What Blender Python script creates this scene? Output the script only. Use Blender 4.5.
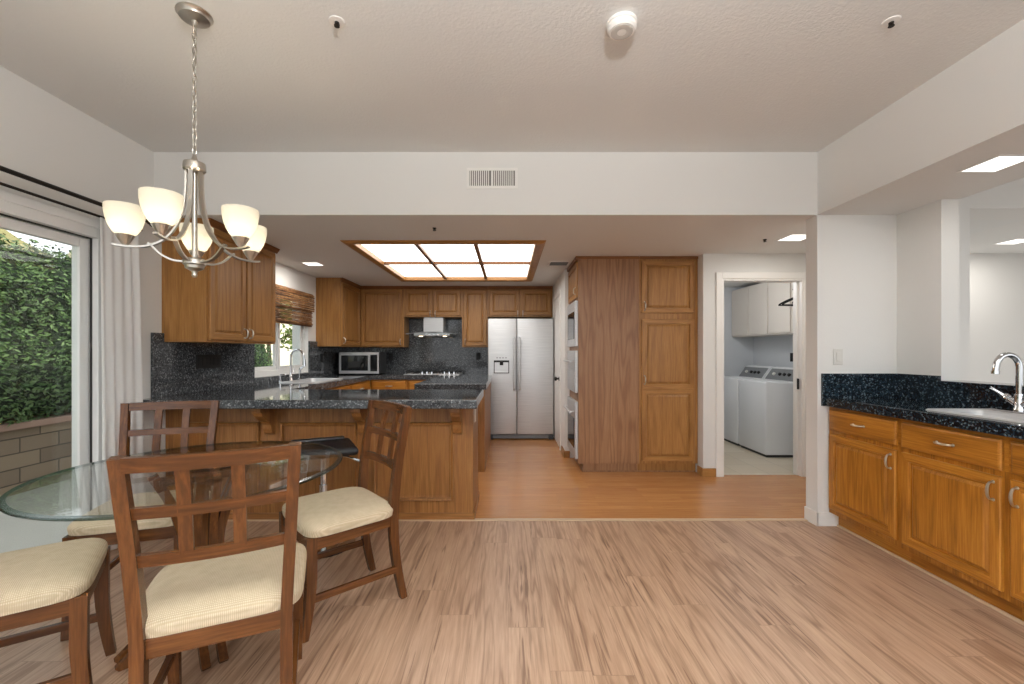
import bpy, bmesh, math, random
from mathutils import Vector, Matrix, noise
R = math.radians
rnd = random.Random(7)
for o in list(bpy.data.objects):
    bpy.data.objects.remove(o)
SC = bpy.context.scene
COL = SC.collection

# ------------------------------------------------------------------ camera, world, sun, exposure
EYE = 1.26
cam = bpy.data.cameras.new('camera')
cam.sensor_width = 36.0
cam.lens = 430 * 36 / 1024
cam.shift_x = 4 / 1024
cam.shift_y = 10 / 1024
cam.clip_start = 0.05
camo = bpy.data.objects.new('camera', cam)
COL.objects.link(camo)
camo.location = (0, 0, EYE)
camo.rotation_euler = (R(90), 0, 0)
SC.camera = camo

wd = bpy.data.worlds.new('sky')
SC.world = wd
wd.use_nodes = True
bg = wd.node_tree.nodes['Background']
wt = wd.node_tree                                    # bright overcast sky above, darker ground below the horizon
_tc = wt.nodes.new('ShaderNodeTexCoord'); _sx = wt.nodes.new('ShaderNodeSeparateXYZ'); _rp = wt.nodes.new('ShaderNodeValToRGB')
_mr = wt.nodes.new('ShaderNodeMapRange'); _mr.inputs[1].default_value = -1.0
wt.links.new(_tc.outputs['Generated'], _sx.inputs[0]); wt.links.new(_sx.outputs[2], _mr.inputs[0])
wt.links.new(_mr.outputs[0], _rp.inputs[0]); wt.links.new(_rp.outputs[0], bg.inputs['Color'])
_e = _rp.color_ramp.elements
_e[0].position = 0.47; _e[0].color = (0.50, 0.50, 0.49, 1)
_e[1].position = 0.54; _e[1].color = (0.92, 0.96, 1.0, 1)
bg.inputs['Strength'].default_value = 1.3

sun = bpy.data.lights.new('sun', 'SUN')
sun.energy = 3.2
sun.angle = R(1.0)
sun.color = (1.0, 0.95, 0.86)
suno = bpy.data.objects.new('sun', sun)
COL.objects.link(suno)
suno.rotation_euler = Vector((-0.75, -0.18, -0.62)).to_track_quat('-Z', 'Y').to_euler()
suno.location = (4, 8, 10)

fl = bpy.data.lights.new('bounce_fill', 'AREA')      # added fill light behind the camera, bounced off the ceiling like a flash
fl.shape = 'DISK'; fl.size = 0.25; fl.energy = 125; fl.color = (0.99, 0.99, 0.975)
flo = bpy.data.objects.new('bounce_fill', fl)
COL.objects.link(flo)
flo.location = (0.2, -0.3, 2.15); flo.rotation_euler = (R(180), 0, 0)

SC.view_settings.view_transform = 'Standard'
SC.view_settings.look = 'None'
SC.view_settings.gamma = 1
SC.view_settings.use_curve_mapping = False
SC.view_settings.exposure = 0.6

# ------------------------------------------------------------------ mesh builder
class MB:
    def __init__(s):
        s.v = []; s.f = []; s.m = []
    def add(s, vs, fs, mi=0):
        b = len(s.v)
        s.v += [tuple(p) for p in vs]
        for i, f in enumerate(fs):
            s.f.append([b + k for k in f])
            s.m.append(mi[i] if isinstance(mi, list) else mi)
    def box(s, x0, x1, y0, y1, z0, z1, bev=0.0, seg=2, mi=0):
        x0, x1 = min(x0, x1), max(x0, x1); y0, y1 = min(y0, y1), max(y0, y1); z0, z1 = min(z0, z1), max(z0, z1)
        vs = [(x0,y0,z0),(x1,y0,z0),(x1,y1,z0),(x0,y1,z0),(x0,y0,z1),(x1,y0,z1),(x1,y1,z1),(x0,y1,z1)]
        fs = [(0,3,2,1),(4,5,6,7),(0,1,5,4),(1,2,6,5),(2,3,7,6),(3,0,4,7)]
        if bev > 0:
            bm = bmesh.new()
            bv = [bm.verts.new(p) for p in vs]
            for f in fs: bm.faces.new([bv[i] for i in f])
            bev = min(bev, 0.48 * min(x1-x0, y1-y0, z1-z0))
            bmesh.ops.bevel(bm, geom=list(bm.edges), offset=bev, segments=seg, profile=0.5, affect='EDGES')
            s.addbm(bm, mi)
        else:
            s.add(vs, fs, mi)
        return s
    def addbm(s, bm, mi=0):
        bm.verts.index_update()
        vs = [v.co.copy() for v in bm.verts]
        s.add(vs, [[v.index for v in f.verts] for f in bm.faces], mi)
        bm.free()
    def tube(s, pts, r, n=10, cap=True, mi=0, close=False):
        pts = [Vector(p) for p in pts]
        N = len(pts)
        rs = r if isinstance(r, (list, tuple)) else [r] * N
        T = []
        for i in range(N):
            if close: t = pts[(i+1) % N] - pts[i-1]
            else: t = pts[min(i+1, N-1)] - pts[max(i-1, 0)]
            T.append(t.normalized())
        up = Vector((0, 0, 1))
        if abs(T[0].dot(up)) > 0.9: up = Vector((1, 0, 0))
        u = T[0].cross(up).normalized()
        vs = []
        for i in range(N):
            u = (u - T[i] * u.dot(T[i])).normalized()
            w = T[i].cross(u)
            for k in range(n):
                a = 2 * math.pi * k / n
                vs.append(pts[i] + (u * math.cos(a) + w * math.sin(a)) * rs[i])
        fs = []
        for i in range(N if close else N - 1):
            j = (i + 1) % N
            for k in range(n):
                fs.append((i*n+k, i*n+(k+1) % n, j*n+(k+1) % n, j*n+k))
        if cap and not close:
            fs.append(tuple(range(n-1, -1, -1)))
            fs.append(tuple((N-1)*n + k for k in range(n)))
        s.add(vs, fs, mi)
        return s
    def cyl(s, p0, p1, r0, r1=None, n=20, mi=0):
        return s.tube([p0, p1], [r0, r0 if r1 is None else r1], n, mi=mi)
    def lathe(s, prof, c=(0,0,0), n=28, mi=0, M=None):
        vs = []; fs = []
        for (r, z) in prof:
            for k in range(n):
                a = 2*math.pi*k/n
                p = Vector((max(r, 1e-4)*math.cos(a), max(r, 1e-4)*math.sin(a), z))
                if M: p = M @ p
                vs.append((p.x+c[0], p.y+c[1], p.z+c[2]))
        for i in range(len(prof)-1):
            for k in range(n):
                fs.append((i*n+k, i*n+(k+1) % n, (i+1)*n+(k+1) % n, (i+1)*n+k))
        s.add(vs, fs, mi)
        return s
    def ribbon(s, path, thick, w0, w1, f=lambda u, v, w: (w, u, v), mi=0):
        """flat bar: 2D path (u,v) with thickness, extruded from w0 to w1, mapped by f"""
        P = [Vector(p) for p in path]; N = len(P)
        th = thick if isinstance(thick, (list, tuple)) else [thick]*N
        L = []; Rr = []
        for i in range(N):
            t = (P[min(i+1, N-1)] - P[max(i-1, 0)]).normalized()
            nrm = Vector((-t.y, t.x))
            L.append(P[i] + nrm*th[i]/2); Rr.append(P[i] - nrm*th[i]/2)
        vs = []
        for i in range(N):
            a0 = w0[i] if isinstance(w0, (list, tuple)) else w0
            a1 = w1[i] if isinstance(w1, (list, tuple)) else w1
            vs += [f(L[i].x, L[i].y, a0), f(L[i].x, L[i].y, a1), f(Rr[i].x, Rr[i].y, a1), f(Rr[i].x, Rr[i].y, a0)]
        fs = []
        for i in range(N-1):
            for k in range(4):
                fs.append((i*4+k, i*4+(k+1) % 4, (i+1)*4+(k+1) % 4, (i+1)*4+k))
        fs += [(3,2,1,0), tuple((N-1)*4+k for k in range(4))]
        s.add(vs, fs, mi)
        return s
    def prism(s, poly, a0, a1, f, mi=0):
        n = len(poly)
        vs = [f(p[0], p[1], a0) for p in poly] + [f(p[0], p[1], a1) for p in poly]
        fs = [tuple(range(n-1, -1, -1)), tuple(range(n, 2*n))]
        for k in range(n):
            fs.append((k, (k+1) % n, n+(k+1) % n, n+k))
        s.add(vs, fs, mi)
        return s
    def sphere(s, c, r, n=14, sc=(1,1,1), mi=0):
        prof = [(r*math.sin(math.pi*i/8), -r*math.cos(math.pi*i/8)) for i in range(9)]
        M = Matrix.Diagonal((sc[0], sc[1], sc[2]))
        return s.lathe(prof, c, n, mi, M)
    def build(s, name, mat, parent=None, smooth=False, angle=35):
        me = bpy.data.meshes.new(name)
        me.from_pydata(s.v, [], s.f)
        mats = mat if isinstance(mat, (list, tuple)) else [mat]
        for m in mats: me.materials.append(m)
        if len(mats) > 1:
            me.polygons.foreach_set('material_index', s.m)
        bm = bmesh.new(); bm.from_mesh(me)
        bmesh.ops.remove_doubles(bm, verts=bm.verts, dist=1e-5)
        bmesh.ops.recalc_face_normals(bm, faces=bm.faces)
        bm.to_mesh(me); bm.free()
        if smooth:
            me.shade_smooth()
            me.set_sharp_from_angle(angle=R(angle))
        o = bpy.data.objects.new(name, me)
        COL.objects.link(o)
        if parent: o.parent = parent
        return o

def thing(name, label, cat, loc=(0,0,0), rz=0, group=None, kind=None):
    o = bpy.data.objects.new(name, None)
    COL.objects.link(o)
    o.empty_display_size = 0.1
    o.location = loc; o.rotation_euler = (0, 0, rz)
    return tag(o, label, cat, group, kind)
def tag(o, label=None, cat=None, group=None, kind=None):
    if label: o['label'] = label
    if cat: o['category'] = cat
    if group: o['group'] = group
    if kind: o['kind'] = kind
    return o
def struct(name, mb, mat, label, cat):
    return tag(mb.build(name, mat), label, cat, kind='structure')

# ------------------------------------------------------------------ materials
def lin(c):
    return tuple((x/255/12.92 if x/255 <= 0.04045 else ((x/255+0.055)/1.055)**2.4) for x in c) + (1,)
class NT:
    def __init__(s, name):
        s.mat = bpy.data.materials.new(name); s.mat.use_nodes = True
        s.t = s.mat.node_tree; s.b = s.t.nodes['Principled BSDF']; s.out = s.t.nodes['Material Output']
    def n(s, typ, **kw):
        nd = s.t.nodes.new(typ)
        for k, v in kw.items():
            if k.startswith('i_'):
                key = k[2:]
                nd.inputs[int(key) if key.isdigit() else key.replace('_', ' ')].default_value = v
            else: setattr(nd, k, v)
        return nd
    def l(s, a, b): s.t.links.new(a, b)
    def coord(s, scale=(1,1,1), rand=True, which='Object', rot=(0,0,0)):
        tc = s.n('ShaderNodeTexCoord')
        v = tc.outputs[which]
        if rand:
            oi = s.n('ShaderNodeObjectInfo')
            mul = s.n('ShaderNodeMath', operation='MULTIPLY', i_1=17.3)
            s.l(oi.outputs['Random'], mul.inputs[0])
            ad = s.n('ShaderNodeVectorMath', operation='ADD')
            s.l(v, ad.inputs[0]); s.l(mul.outputs[0], ad.inputs[1]); v = ad.outputs[0]
        mp = s.n('ShaderNodeMapping'); mp.inputs['Scale'].default_value = scale; mp.inputs['Rotation'].default_value = rot
        s.l(v, mp.inputs['Vector'])
        return mp.outputs[0]
    def ramp(s, fac, stops, interp='LINEAR'):
        r = s.n('ShaderNodeValToRGB'); r.color_ramp.interpolation = interp
        e = r.color_ramp.elements
        while len(e) < len(stops): e.new(0.5)
        for k, (p, c) in enumerate(stops):
            e[k].position = p; e[k].color = c if len(c) == 4 else tuple(c)+(1,)
        s.l(fac, r.inputs[0]); return r.outputs[0]
    def math(s, op, a, b=None, c=None):
        m = s.n('ShaderNodeMath', operation=op)
        for k, x in enumerate((a, b, c)):
            if x is None: continue
            if isinstance(x, (int, float)): m.inputs[k].default_value = x
            else: s.l(x, m.inputs[k])
        return m.outputs[0]
    def mix(s, fac, a, b, blend='MIX'):
        m = s.n('ShaderNodeMix', data_type='RGBA', blend_type=blend)
        for k, x in ((0, fac), (6, a), (7, b)):
            if isinstance(x, (int, float, tuple)): m.inputs[k].default_value = x
            else: s.l(x, m.inputs[k])
        return m.outputs[2]
    def bump(s, h, strength=0.2, dist=0.002):
        b = s.n('ShaderNodeBump'); b.inputs['Strength'].default_value = strength; b.inputs['Distance'].default_value = dist
        s.l(h, b.inputs['Height']); s.l(b.outputs[0], s.b.inputs['Normal'])
    def set(s, **kw):
        for k, v in kw.items():
            key = k.replace('_', ' ')
            if isinstance(v, (int, float, tuple)): s.b.inputs[key].default_value = v
            else: s.l(v, s.b.inputs[key])
        return s.mat
    def noise(s, vec, scale=5.0, detail=4.0, rough=0.5, dist=0.0):
        n = s.n('ShaderNodeTexNoise'); n.inputs['Scale'].default_value = scale; n.inputs['Detail'].default_value = detail
        n.inputs['Roughness'].default_value = rough; n.inputs['Distortion'].default_value = dist
        s.l(vec, n.inputs['Vector']); return n.outputs['Fac']

def plain(name, c, rough=0.5, metal=0.0, bump=0, bscale=200, spec=0.5, coat=0.0, srgb=True):
    t = NT(name)
    col = lin(c) if srgb else tuple(c)+(1,)
    t.set(Base_Color=col, Roughness=rough, Metallic=metal)
    t.b.inputs['Specular IOR Level'].default_value = spec
    if coat: t.b.inputs['Coat Weight'].default_value = coat
    if bump:
        t.bump(t.noise(t.coord(rand=False), bscale, 3), bump, 0.004)
    return t.mat
def emis(name, c, strength):
    t = NT(name)
    e = t.n('ShaderNodeEmission'); e.inputs[0].default_value = tuple(c)+(1,); e.inputs[1].default_value = strength
    t.l(e.outputs[0], t.out.inputs['Surface']); return t.mat

def wood(name, light, mid, dark, axis='z', fine=1.0, cath=0.24, rough=0.38, freq=9.0, spec=0.45):
    """oak-like: fine pores along the grain plus thin cathedral contour figure"""
    t = NT(name)
    ax = {'x': 0, 'y': 1, 'z': 2}[axis]
    def sc(a, b):
        v = [a, a, a]; v[ax] = b; return tuple(v)
    n1 = t.noise(t.coord(sc(150*fine, 5.0)), 1.0, 4, 0.6)
    n2 = t.noise(t.coord(sc(5.0, 0.42)), 1.0, 2.5, 0.45, 0.15)
    wob = t.noise(t.coord(sc(60, 9)), 1.0, 2, 0.5)
    ph = t.math('ADD', t.math('MULTIPLY', n2, freq*6.283), t.math('MULTIPLY', wob, 1.6))
    s2 = t.math('MULTIPLY_ADD', t.math('SINE', ph), 0.5, 0.5)
    s2 = t.math('POWER', s2, 2.5)
    n3 = t.noise(t.coord(sc(2.2, 0.5)), 1.0, 2)
    f = t.math('MULTIPLY_ADD', n1, 0.62, 0.19)
    f = t.math('ADD', f, t.math('MULTIPLY_ADD', n3, 0.26, -0.13))
    f = t.math('SUBTRACT', f, t.math('MULTIPLY', s2, cath*0.5))
    col = t.ramp(f, [(0.16, lin(dark)), (0.46, lin(mid)), (0.70, lin(light))])
    t.set(Base_Color=col, Roughness=rough)
    t.b.inputs['Specular IOR Level'].default_value = spec
    t.bump(n1, 0.10, 0.001)
    return t.mat

M = {}
M['wall'] = plain('white_wall_paint', (226, 225, 222), 0.75, bump=0.12, bscale=90, spec=0.25)
M['ceiling'] = plain('white_ceiling_texture', (225, 225, 223), 0.85, bump=0.5, bscale=75, spec=0.2)
M['trim'] = plain('white_gloss_trim', (235, 233, 229), 0.4)
M['vinyl'] = plain('white_vinyl', (228, 228, 226), 0.35)
M['darkgap'] = plain('dark_gap_shade', (45, 44, 42), 0.6)
OAK = ((186, 138, 80), (158, 111, 58), (114, 75, 36))
M['oak_v'] = wood('honey_oak_vertical', *OAK, axis='z')
M['oak_h'] = wood('honey_oak_horizontal', *OAK, axis='x')
OAKR = ((200, 140, 56), (168, 108, 34), (104, 62, 14))
M['oakr_v'] = wood('amber_oak_vertical', *OAKR, axis='z')
M['oakr_h'] = wood('amber_oak_horizontal', *OAKR, axis='x')
OAKP = ((170, 128, 92), (148, 107, 73), (124, 86, 56))
M['oakp_v'] = wood('faded_oak_vertical', *OAKP, axis='z', cath=0.5, freq=14)
M['oakd'] = wood('dark_oak_trim', (150, 98, 50), (120, 74, 34), (84, 48, 20), axis='x')  # darker brown oak for crown mouldings and light box dividers
CH = ((120, 75, 37), (88, 51, 23), (50, 27, 11))
M['chair'] = wood('reddish_walnut', *CH, axis='z', cath=0.15, rough=0.26, fine=0.6)
M['chair_h'] = wood('reddish_walnut_across', *CH, axis='x', cath=0.15, rough=0.26, fine=0.6)
M['chair_y'] = wood('reddish_walnut_lengthwise', *CH, axis='y', cath=0.15, rough=0.26, fine=0.6)
M['nickel'] = plain('brushed_nickel', (196, 190, 180), 0.28, 1.0)
M['chrome'] = plain('polished_chrome', (215, 217, 220), 0.07, 1.0)
M['steelside'] = plain('dark_grey_steel', (60, 61, 63), 0.45, 0.4)
M['black'] = plain('black_plastic', (10, 10, 11), 0.6)
M['blackglass'] = plain('black_glass', (10, 11, 13), 0.06)
M['leather'] = plain('black_leather', (20, 21, 26), 0.42, bump=0.1, bscale=300)
M['bronze'] = plain('dark_bronze', (44, 38, 34), 0.45, 0.5)
M['enamel'] = plain('white_enamel', (222, 224, 226), 0.3)
M['greyplastic'] = plain('grey_control_panel', (120, 122, 124), 0.4)
M['laundrycab'] = plain('off_white_laminate', (222, 214, 204), 0.5)
M['laundrywall'] = plain('pale_grey_wall_paint', (214, 217, 220), 0.8, spec=0.2)
M['plate'] = plain('white_plate', (214, 212, 206), 0.4)
M['concrete'] = plain('pale_concrete', (176, 172, 164), 0.9, bump=0.2, bscale=30)
M['stucco'] = plain('cream_stucco', (236, 226, 200), 0.9)
M['panel_light'] = emis('light_diffuser', (1.0, 0.955, 0.9), 2.6)
M['can_light'] = emis('recessed_lamp_glow', (1.0, 0.96, 0.9), 1.5)

def m_steel():
    t = NT('brushed_stainless')
    n = t.noise(t.coord((3, 3, 260), rand=False), 1.0, 3)
    col = t.ramp(n, [(0.3, lin((190, 192, 194))), (0.7, lin((212, 213, 214)))])
    t.set(Base_Color=col, Metallic=0.6, Roughness=0.45)
    t.bump(n, 0.03, 0.0005)
    return t.mat
M['steel'] = m_steel()

def m_granite(name, base, mids, speck, dens=0.8, rough=0.07):
    t = NT(name)
    v = t.coord(rand=False)
    vo = t.n('ShaderNodeTexVoronoi'); vo.inputs['Scale'].default_value = 130; t.l(v, vo.inputs['Vector'])
    sep = t.n('ShaderNodeSeparateColor'); t.l(vo.outputs['Color'], sep.inputs[0])
    c1 = t.ramp(sep.outputs[0], [(0.0, lin(base)), (0.52, lin(base)), (0.6, lin(mids)), (0.86, lin(mids)), (0.93, lin(speck))])
    n = t.noise(v, 38, 5, 0.6)
    c2 = t.ramp(n, [(0.38, lin(base)), (0.62, lin(mids))])
    col = t.mix(0.4, c1, c2)
    t.set(Base_Color=col, Roughness=rough)
    return t.mat
M['granite'] = m_granite('grey_speckled_granite', (46, 48, 51), (88, 91, 94), (158, 161, 163))
M['granite_blue'] = m_granite('blue_black_granite', (10, 18, 26), (36, 50, 60), (116, 132, 140))

def m_laminate():
    t = NT('hickory_laminate_planks')
    tc = t.n('ShaderNodeTexCoord')
    sx = t.n('ShaderNodeSeparateXYZ'); t.l(tc.outputs['Object'], sx.inputs[0])
    row = t.math('FLOOR', t.math('DIVIDE', sx.outputs[0], 0.165))
    wn_ = t.n('ShaderNodeTexWhiteNoise', noise_dimensions='1D'); t.l(row, wn_.inputs['W'])
    yy = t.math('ADD', sx.outputs[1], t.math('MULTIPLY', wn_.outputs['Value'], 5.0))
    cb = t.n('ShaderNodeCombineXYZ'); t.l(yy, cb.inputs[0]); t.l(sx.outputs[0], cb.inputs[1])
    br = t.n('ShaderNodeTexBrick'); br.offset = 0.0; br.squash = 1
    br.inputs['Color1'].default_value = (0, 0, 0, 1); br.inputs['Color2'].default_value = (1, 1, 1, 1)
    br.inputs['Mortar'].default_value = (0.5, 0.5, 0.5, 1)
    br.inputs['Scale'].default_value = 1; br.inputs['Brick Width'].default_value = 1.22; br.inputs['Row Height'].default_value = 0.165
    br.inputs['Mortar Size'].default_value = 0.0012; br.inputs['Mortar Smooth'].default_value = 0.2
    t.l(cb.outputs[0], br.inputs['Vector'])
    pid = t.n('ShaderNodeSeparateColor'); t.l(br.outputs['Color'], pid.inputs[0])
    off = t.math('MULTIPLY', pid.outputs[0], 23.0)
    ad = t.n('ShaderNodeVectorMath', operation='ADD'); t.l(tc.outputs['Object'], ad.inputs[0]); t.l(off, ad.inputs[1])
    def mp(sc):
        m = t.n('ShaderNodeMapping'); m.inputs['Scale'].default_value = sc; t.l(ad.outputs[0], m.inputs['Vector']); return m.outputs[0]
    n2 = t.noise(mp((7.5, 0.55, 1)), 1.0, 3, 0.5, 0.35)
    s2 = t.math('SINE', t.math('MULTIPLY', n2, 52.0))
    s2 = t.math('POWER', t.math('MULTIPLY_ADD', s2, 0.5, 0.5), 3.0)
    fine = t.noise(mp((90, 5, 1)), 1.0, 4, 0.6)
    big = t.noise(mp((9, 0.9, 1)), 1.0, 2, 0.5)
    gate = t.ramp(big, [(0.36, (0, 0, 0)), (0.56, (1, 1, 1))])
    base = t.ramp(fine, [(0.3, lin((172, 140, 114))), (0.7, lin((200, 168, 142)))])
    base = t.mix(t.math('MULTIPLY', pid.outputs[0], 0.30), base, lin((154, 120, 98)))
    col = t.mix(t.math('MULTIPLY', t.math('MULTIPLY', s2, gate), 0.62), base, lin((122, 86, 62)))
    st = t.noise(mp((42, 1.3, 1)), 1.0, 3, 0.6, 0.4)
    stf = t.ramp(st, [(0.56, (0, 0, 0)), (0.68, (1, 1, 1))])
    col = t.mix(t.math('MULTIPLY', stf, 0.5), col, lin((112, 80, 58)))
    s3 = t.noise(mp((75, 3.2, 1)), 1.0, 2, 0.6, 0.6)
    gt = t.ramp(t.noise(mp((14, 1.1, 1)), 1.0, 2), [(0.48, (0, 0, 0)), (0.62, (1, 1, 1))])
    s3f = t.math('MULTIPLY', t.ramp(s3, [(0.55, (0, 0, 0)), (0.64, (1, 1, 1))]), gt)
    col = t.mix(t.math('MULTIPLY', s3f, 0.75), col, lin((104, 70, 48)))
    col = t.mix(t.math('MULTIPLY', br.outputs['Fac'], 0.5), col, lin((120, 92, 72)))
    t.set(Base_Color=col, Roughness=0.36)
    t.bump(t.math('SUBTRACT', 1.0, br.outputs['Fac']), 0.2, 0.001)
    return t.mat
M['laminate'] = m_laminate()

def m_hardwood():
    t = NT('orange_oak_strip_floor')
    tc = t.n('ShaderNodeTexCoord')
    br = t.n('ShaderNodeTexBrick'); br.offset = 0.43
    br.inputs['Color1'].default_value = (0, 0, 0, 1); br.inputs['Color2'].default_value = (1, 1, 1, 1)
    br.inputs['Mortar'].default_value = (0.3, 0.3, 0.3, 1)
    br.inputs['Scale'].default_value = 1; br.inputs['Brick Width'].default_value = 0.75; br.inputs['Row Height'].default_value = 0.075
    br.inputs['Mortar Size'].default_value = 0.0008
    t.l(tc.outputs['Object'], br.inputs['Vector'])
    pid = t.n('ShaderNodeSeparateColor'); t.l(br.outputs['Color'], pid.inputs[0])
    n = t.noise(t.coord((4, 60, 1), rand=False), 1.0, 4, 0.6)
    base = t.ramp(n, [(0.3, lin((176, 118, 68))), (0.7, lin((202, 148, 94)))])
    col = t.mix(t.math('MULTIPLY', pid.outputs[0], 0.4), base, lin((150, 98, 56)))
    col = t.mix(t.math('MULTIPLY', br.outputs['Fac'], 0.5), col, lin((110, 66, 34)))
    t.set(Base_Color=col, Roughness=0.2)
    return t.mat
M['hardwood'] = m_hardwood()

def m_brick(name, c1, c2, mortar, w, h, ms, rough=0.8, swap=None, bump=0.5):
    t = NT(name)
    tc = t.n('ShaderNodeTexCoord'); v = tc.outputs['Object']
    if swap:
        sx = t.n('ShaderNodeSeparateXYZ'); t.l(v, sx.inputs[0])
        cb = t.n('ShaderNodeCombineXYZ'); t.l(sx.outputs[swap[0]], cb.inputs[0]); t.l(sx.outputs[swap[1]], cb.inputs[1]); v = cb.outputs[0]
    br = t.n('ShaderNodeTexBrick'); br.offset = 0.5 if swap else 0.0
    br.inputs['Color1'].default_value = lin(c1); br.inputs['Color2'].default_value = lin(c2); br.inputs['Mortar'].default_value = lin(mortar)
    br.inputs['Scale'].default_value = 1; br.inputs['Brick Width'].default_value = w; br.inputs['Row Height'].default_value = h
    br.inputs['Mortar Size'].default_value = ms; br.inputs['Bias'].default_value = 0.0
    t.l(v, br.inputs['Vector'])
    n = t.noise(t.coord(rand=False), 25, 5)
    col = t.mix(0.35, br.outputs['Color'], t.ramp(n, [(0.3, lin(c2)), (0.7, lin(c1))]), 'MULTIPLY')
    col = t.mix(0.5, br.outputs['Color'], col)
    t.set(Base_Color=col, Roughness=rough)
    t.bump(t.math('SUBTRACT', 1.0, br.outputs['Fac']), bump, 0.01)
    return t.mat
M['block'] = m_brick('tan_block_masonry', (146, 128, 108), (118, 103, 88), (76, 68, 58), 0.36, 0.145, 0.006, 0.9, (1, 2))
M['tile'] = m_brick('beige_floor_tile', (214, 204, 186), (202, 190, 170), (178, 168, 150), 0.3, 0.3, 0.004, 0.45, None, 0.2)

def m_fabric():
    t = NT('cream_woven_fabric')
    v = t.coord(rand=False)
    def wave(direction):
        w = t.n('ShaderNodeTexWave'); w.bands_direction = direction
        w.inputs['Scale'].default_value = 62; w.inputs['Distortion'].default_value = 0.6; w.inputs['Detail'].default_value = 1
        t.l(v, w.inputs['Vector']); return w.outputs['Fac']
    wv = t.math('MULTIPLY', t.math('MAXIMUM', wave('X'), 0.25), t.math('MAXIMUM', wave('Y'), 0.25))
    n = t.noise(v, 30, 4)
    f = t.math('ADD', t.math('MULTIPLY', wv, 0.7), t.math('MULTIPLY', n, 0.4))
    col = t.ramp(f, [(0.1, lin((176, 158, 130))), (0.5, lin((204, 188, 160))), (0.9, lin((222, 208, 184)))])
    t.set(Base_Color=col, Roughness=0.9)
    t.b.inputs['Specular IOR Level'].default_value = 0.15
    t.bump(wv, 0.5, 0.003)
    return t.mat
M['fabric'] = m_fabric()

def m_glass(name, tint, refl=1.0, ior=1.5, rough=0.0):
    t = NT(name)
    tr = t.n('ShaderNodeBsdfTransparent'); tr.inputs[0].default_value = tuple(tint)+(1,)
    gl = t.n('ShaderNodeBsdfGlossy'); gl.inputs['Roughness'].default_value = rough
    lw = t.n('ShaderNodeLayerWeight'); lw.inputs[0].default_value = 0.5
    f0 = ((ior-1)/(ior+1))**2
    fac = t.math('MULTIPLY_ADD', t.math('POWER', lw.outputs['Facing'], 5.0), 1-f0, f0)
    fac = t.math('MULTIPLY', fac, refl)
    mx = t.n('ShaderNodeMixShader'); t.l(fac, mx.inputs[0]); t.l(tr.outputs[0], mx.inputs[1]); t.l(gl.outputs[0], mx.inputs[2])
    t.l(mx.outputs[0], t.out.inputs['Surface'])
    return t.mat
M['pane'] = m_glass('window_glass', (0.95, 0.97, 0.96), 0.8, 1.4)
M['tableglass'] = m_glass('clear_table_glass', (0.97, 0.985, 0.975), 1.0, 1.5)
M['glassedge'] = m_glass('green_glass_edge', (0.22, 0.31, 0.295), 1.2, 1.5, 0.18)
M['hoodglass'] = m_glass('hood_glass', (0.7, 0.76, 0.76), 1.3, 1.5)

def m_shade():
    t = NT('frosted_white_glass_shade')
    tr = t.n('ShaderNodeBsdfTranslucent'); tr.inputs[0].default_value = (0.72, 0.70, 0.64, 1)
    df = t.n('ShaderNodeBsdfDiffuse'); df.inputs[0].default_value = (0.66, 0.65, 0.62, 1)
    mx = t.n('ShaderNodeMixShader'); mx.inputs[0].default_value = 0.5
    t.l(tr.outputs[0], mx.inputs[1]); t.l(df.outputs[0], mx.inputs[2])
    em = t.n('ShaderNodeEmission'); em.inputs[0].default_value = (1.0, 0.9, 0.72, 1); em.inputs[1].default_value = 0.06
    ad = t.n('ShaderNodeAddShader'); t.l(mx.outputs[0], ad.inputs[0]); t.l(em.outputs[0], ad.inputs[1])
    t.l(ad.outputs[0], t.out.inputs['Surface'])
    return t.mat
M['shade'] = m_shade()
def m_curtain():
    t = NT('sheer_white_fabric')
    tr = t.n('ShaderNodeBsdfTranslucent'); tr.inputs[0].default_value = (0.9, 0.9, 0.89, 1)
    df = t.n('ShaderNodeBsdfDiffuse'); df.inputs[0].default_value = (0.9, 0.895, 0.885, 1)
    mx = t.n('ShaderNodeMixShader'); mx.inputs[0].default_value = 0.72
    t.l(tr.outputs[0], mx.inputs[1]); t.l(df.outputs[0], mx.inputs[2])
    t.l(mx.outputs[0], t.out.inputs['Surface'])
    return t.mat
M['curtain'] = m_curtain()
def m_leaf(name, a, b, c):
    t = NT(name)
    g = t.n('ShaderNodeNewGeometry')
    col = t.ramp(g.outputs['Random Per Island'], [(0.0, lin(a)), (0.5, lin(b)), (1.0, lin(c))])
    t.set(Base_Color=col, Roughness=0.5)
    t.b.inputs['Specular IOR Level'].default_value = 0.3
    return t.mat
M['leaf'] = m_leaf('hedge_leaves', (46, 66, 36), (70, 95, 52), (104, 128, 78))
M['leaf2'] = m_leaf('tree_leaves', (62, 92, 36), (104, 134, 58), (150, 172, 92))
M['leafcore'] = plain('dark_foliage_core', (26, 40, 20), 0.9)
M['bark'] = plain('brown_bark', (92, 74, 56), 0.9, bump=0.4, bscale=40)
M['hill'] = plain('dry_grass_slope', (132, 124, 80), 0.95, bump=0.5, bscale=6)
def m_bamboo():
    t = NT('woven_bamboo')
    n = t.noise(t.coord((2, 2, 62), rand=False), 1.0, 3, 0.6)
    n2 = t.noise(t.coord((14, 14, 30), rand=False), 1.0, 2)
    f = t.math('ADD', t.math('MULTIPLY', n, 0.7), t.math('MULTIPLY', n2, 0.3))
    col = t.ramp(f, [(0.38, lin((66, 40, 22))), (0.5, lin((126, 84, 48))), (0.62, lin((176, 134, 88)))])
    t.set(Base_Color=col, Roughness=0.7)
    return t.mat
M['bamboo'] = m_bamboo()

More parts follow.
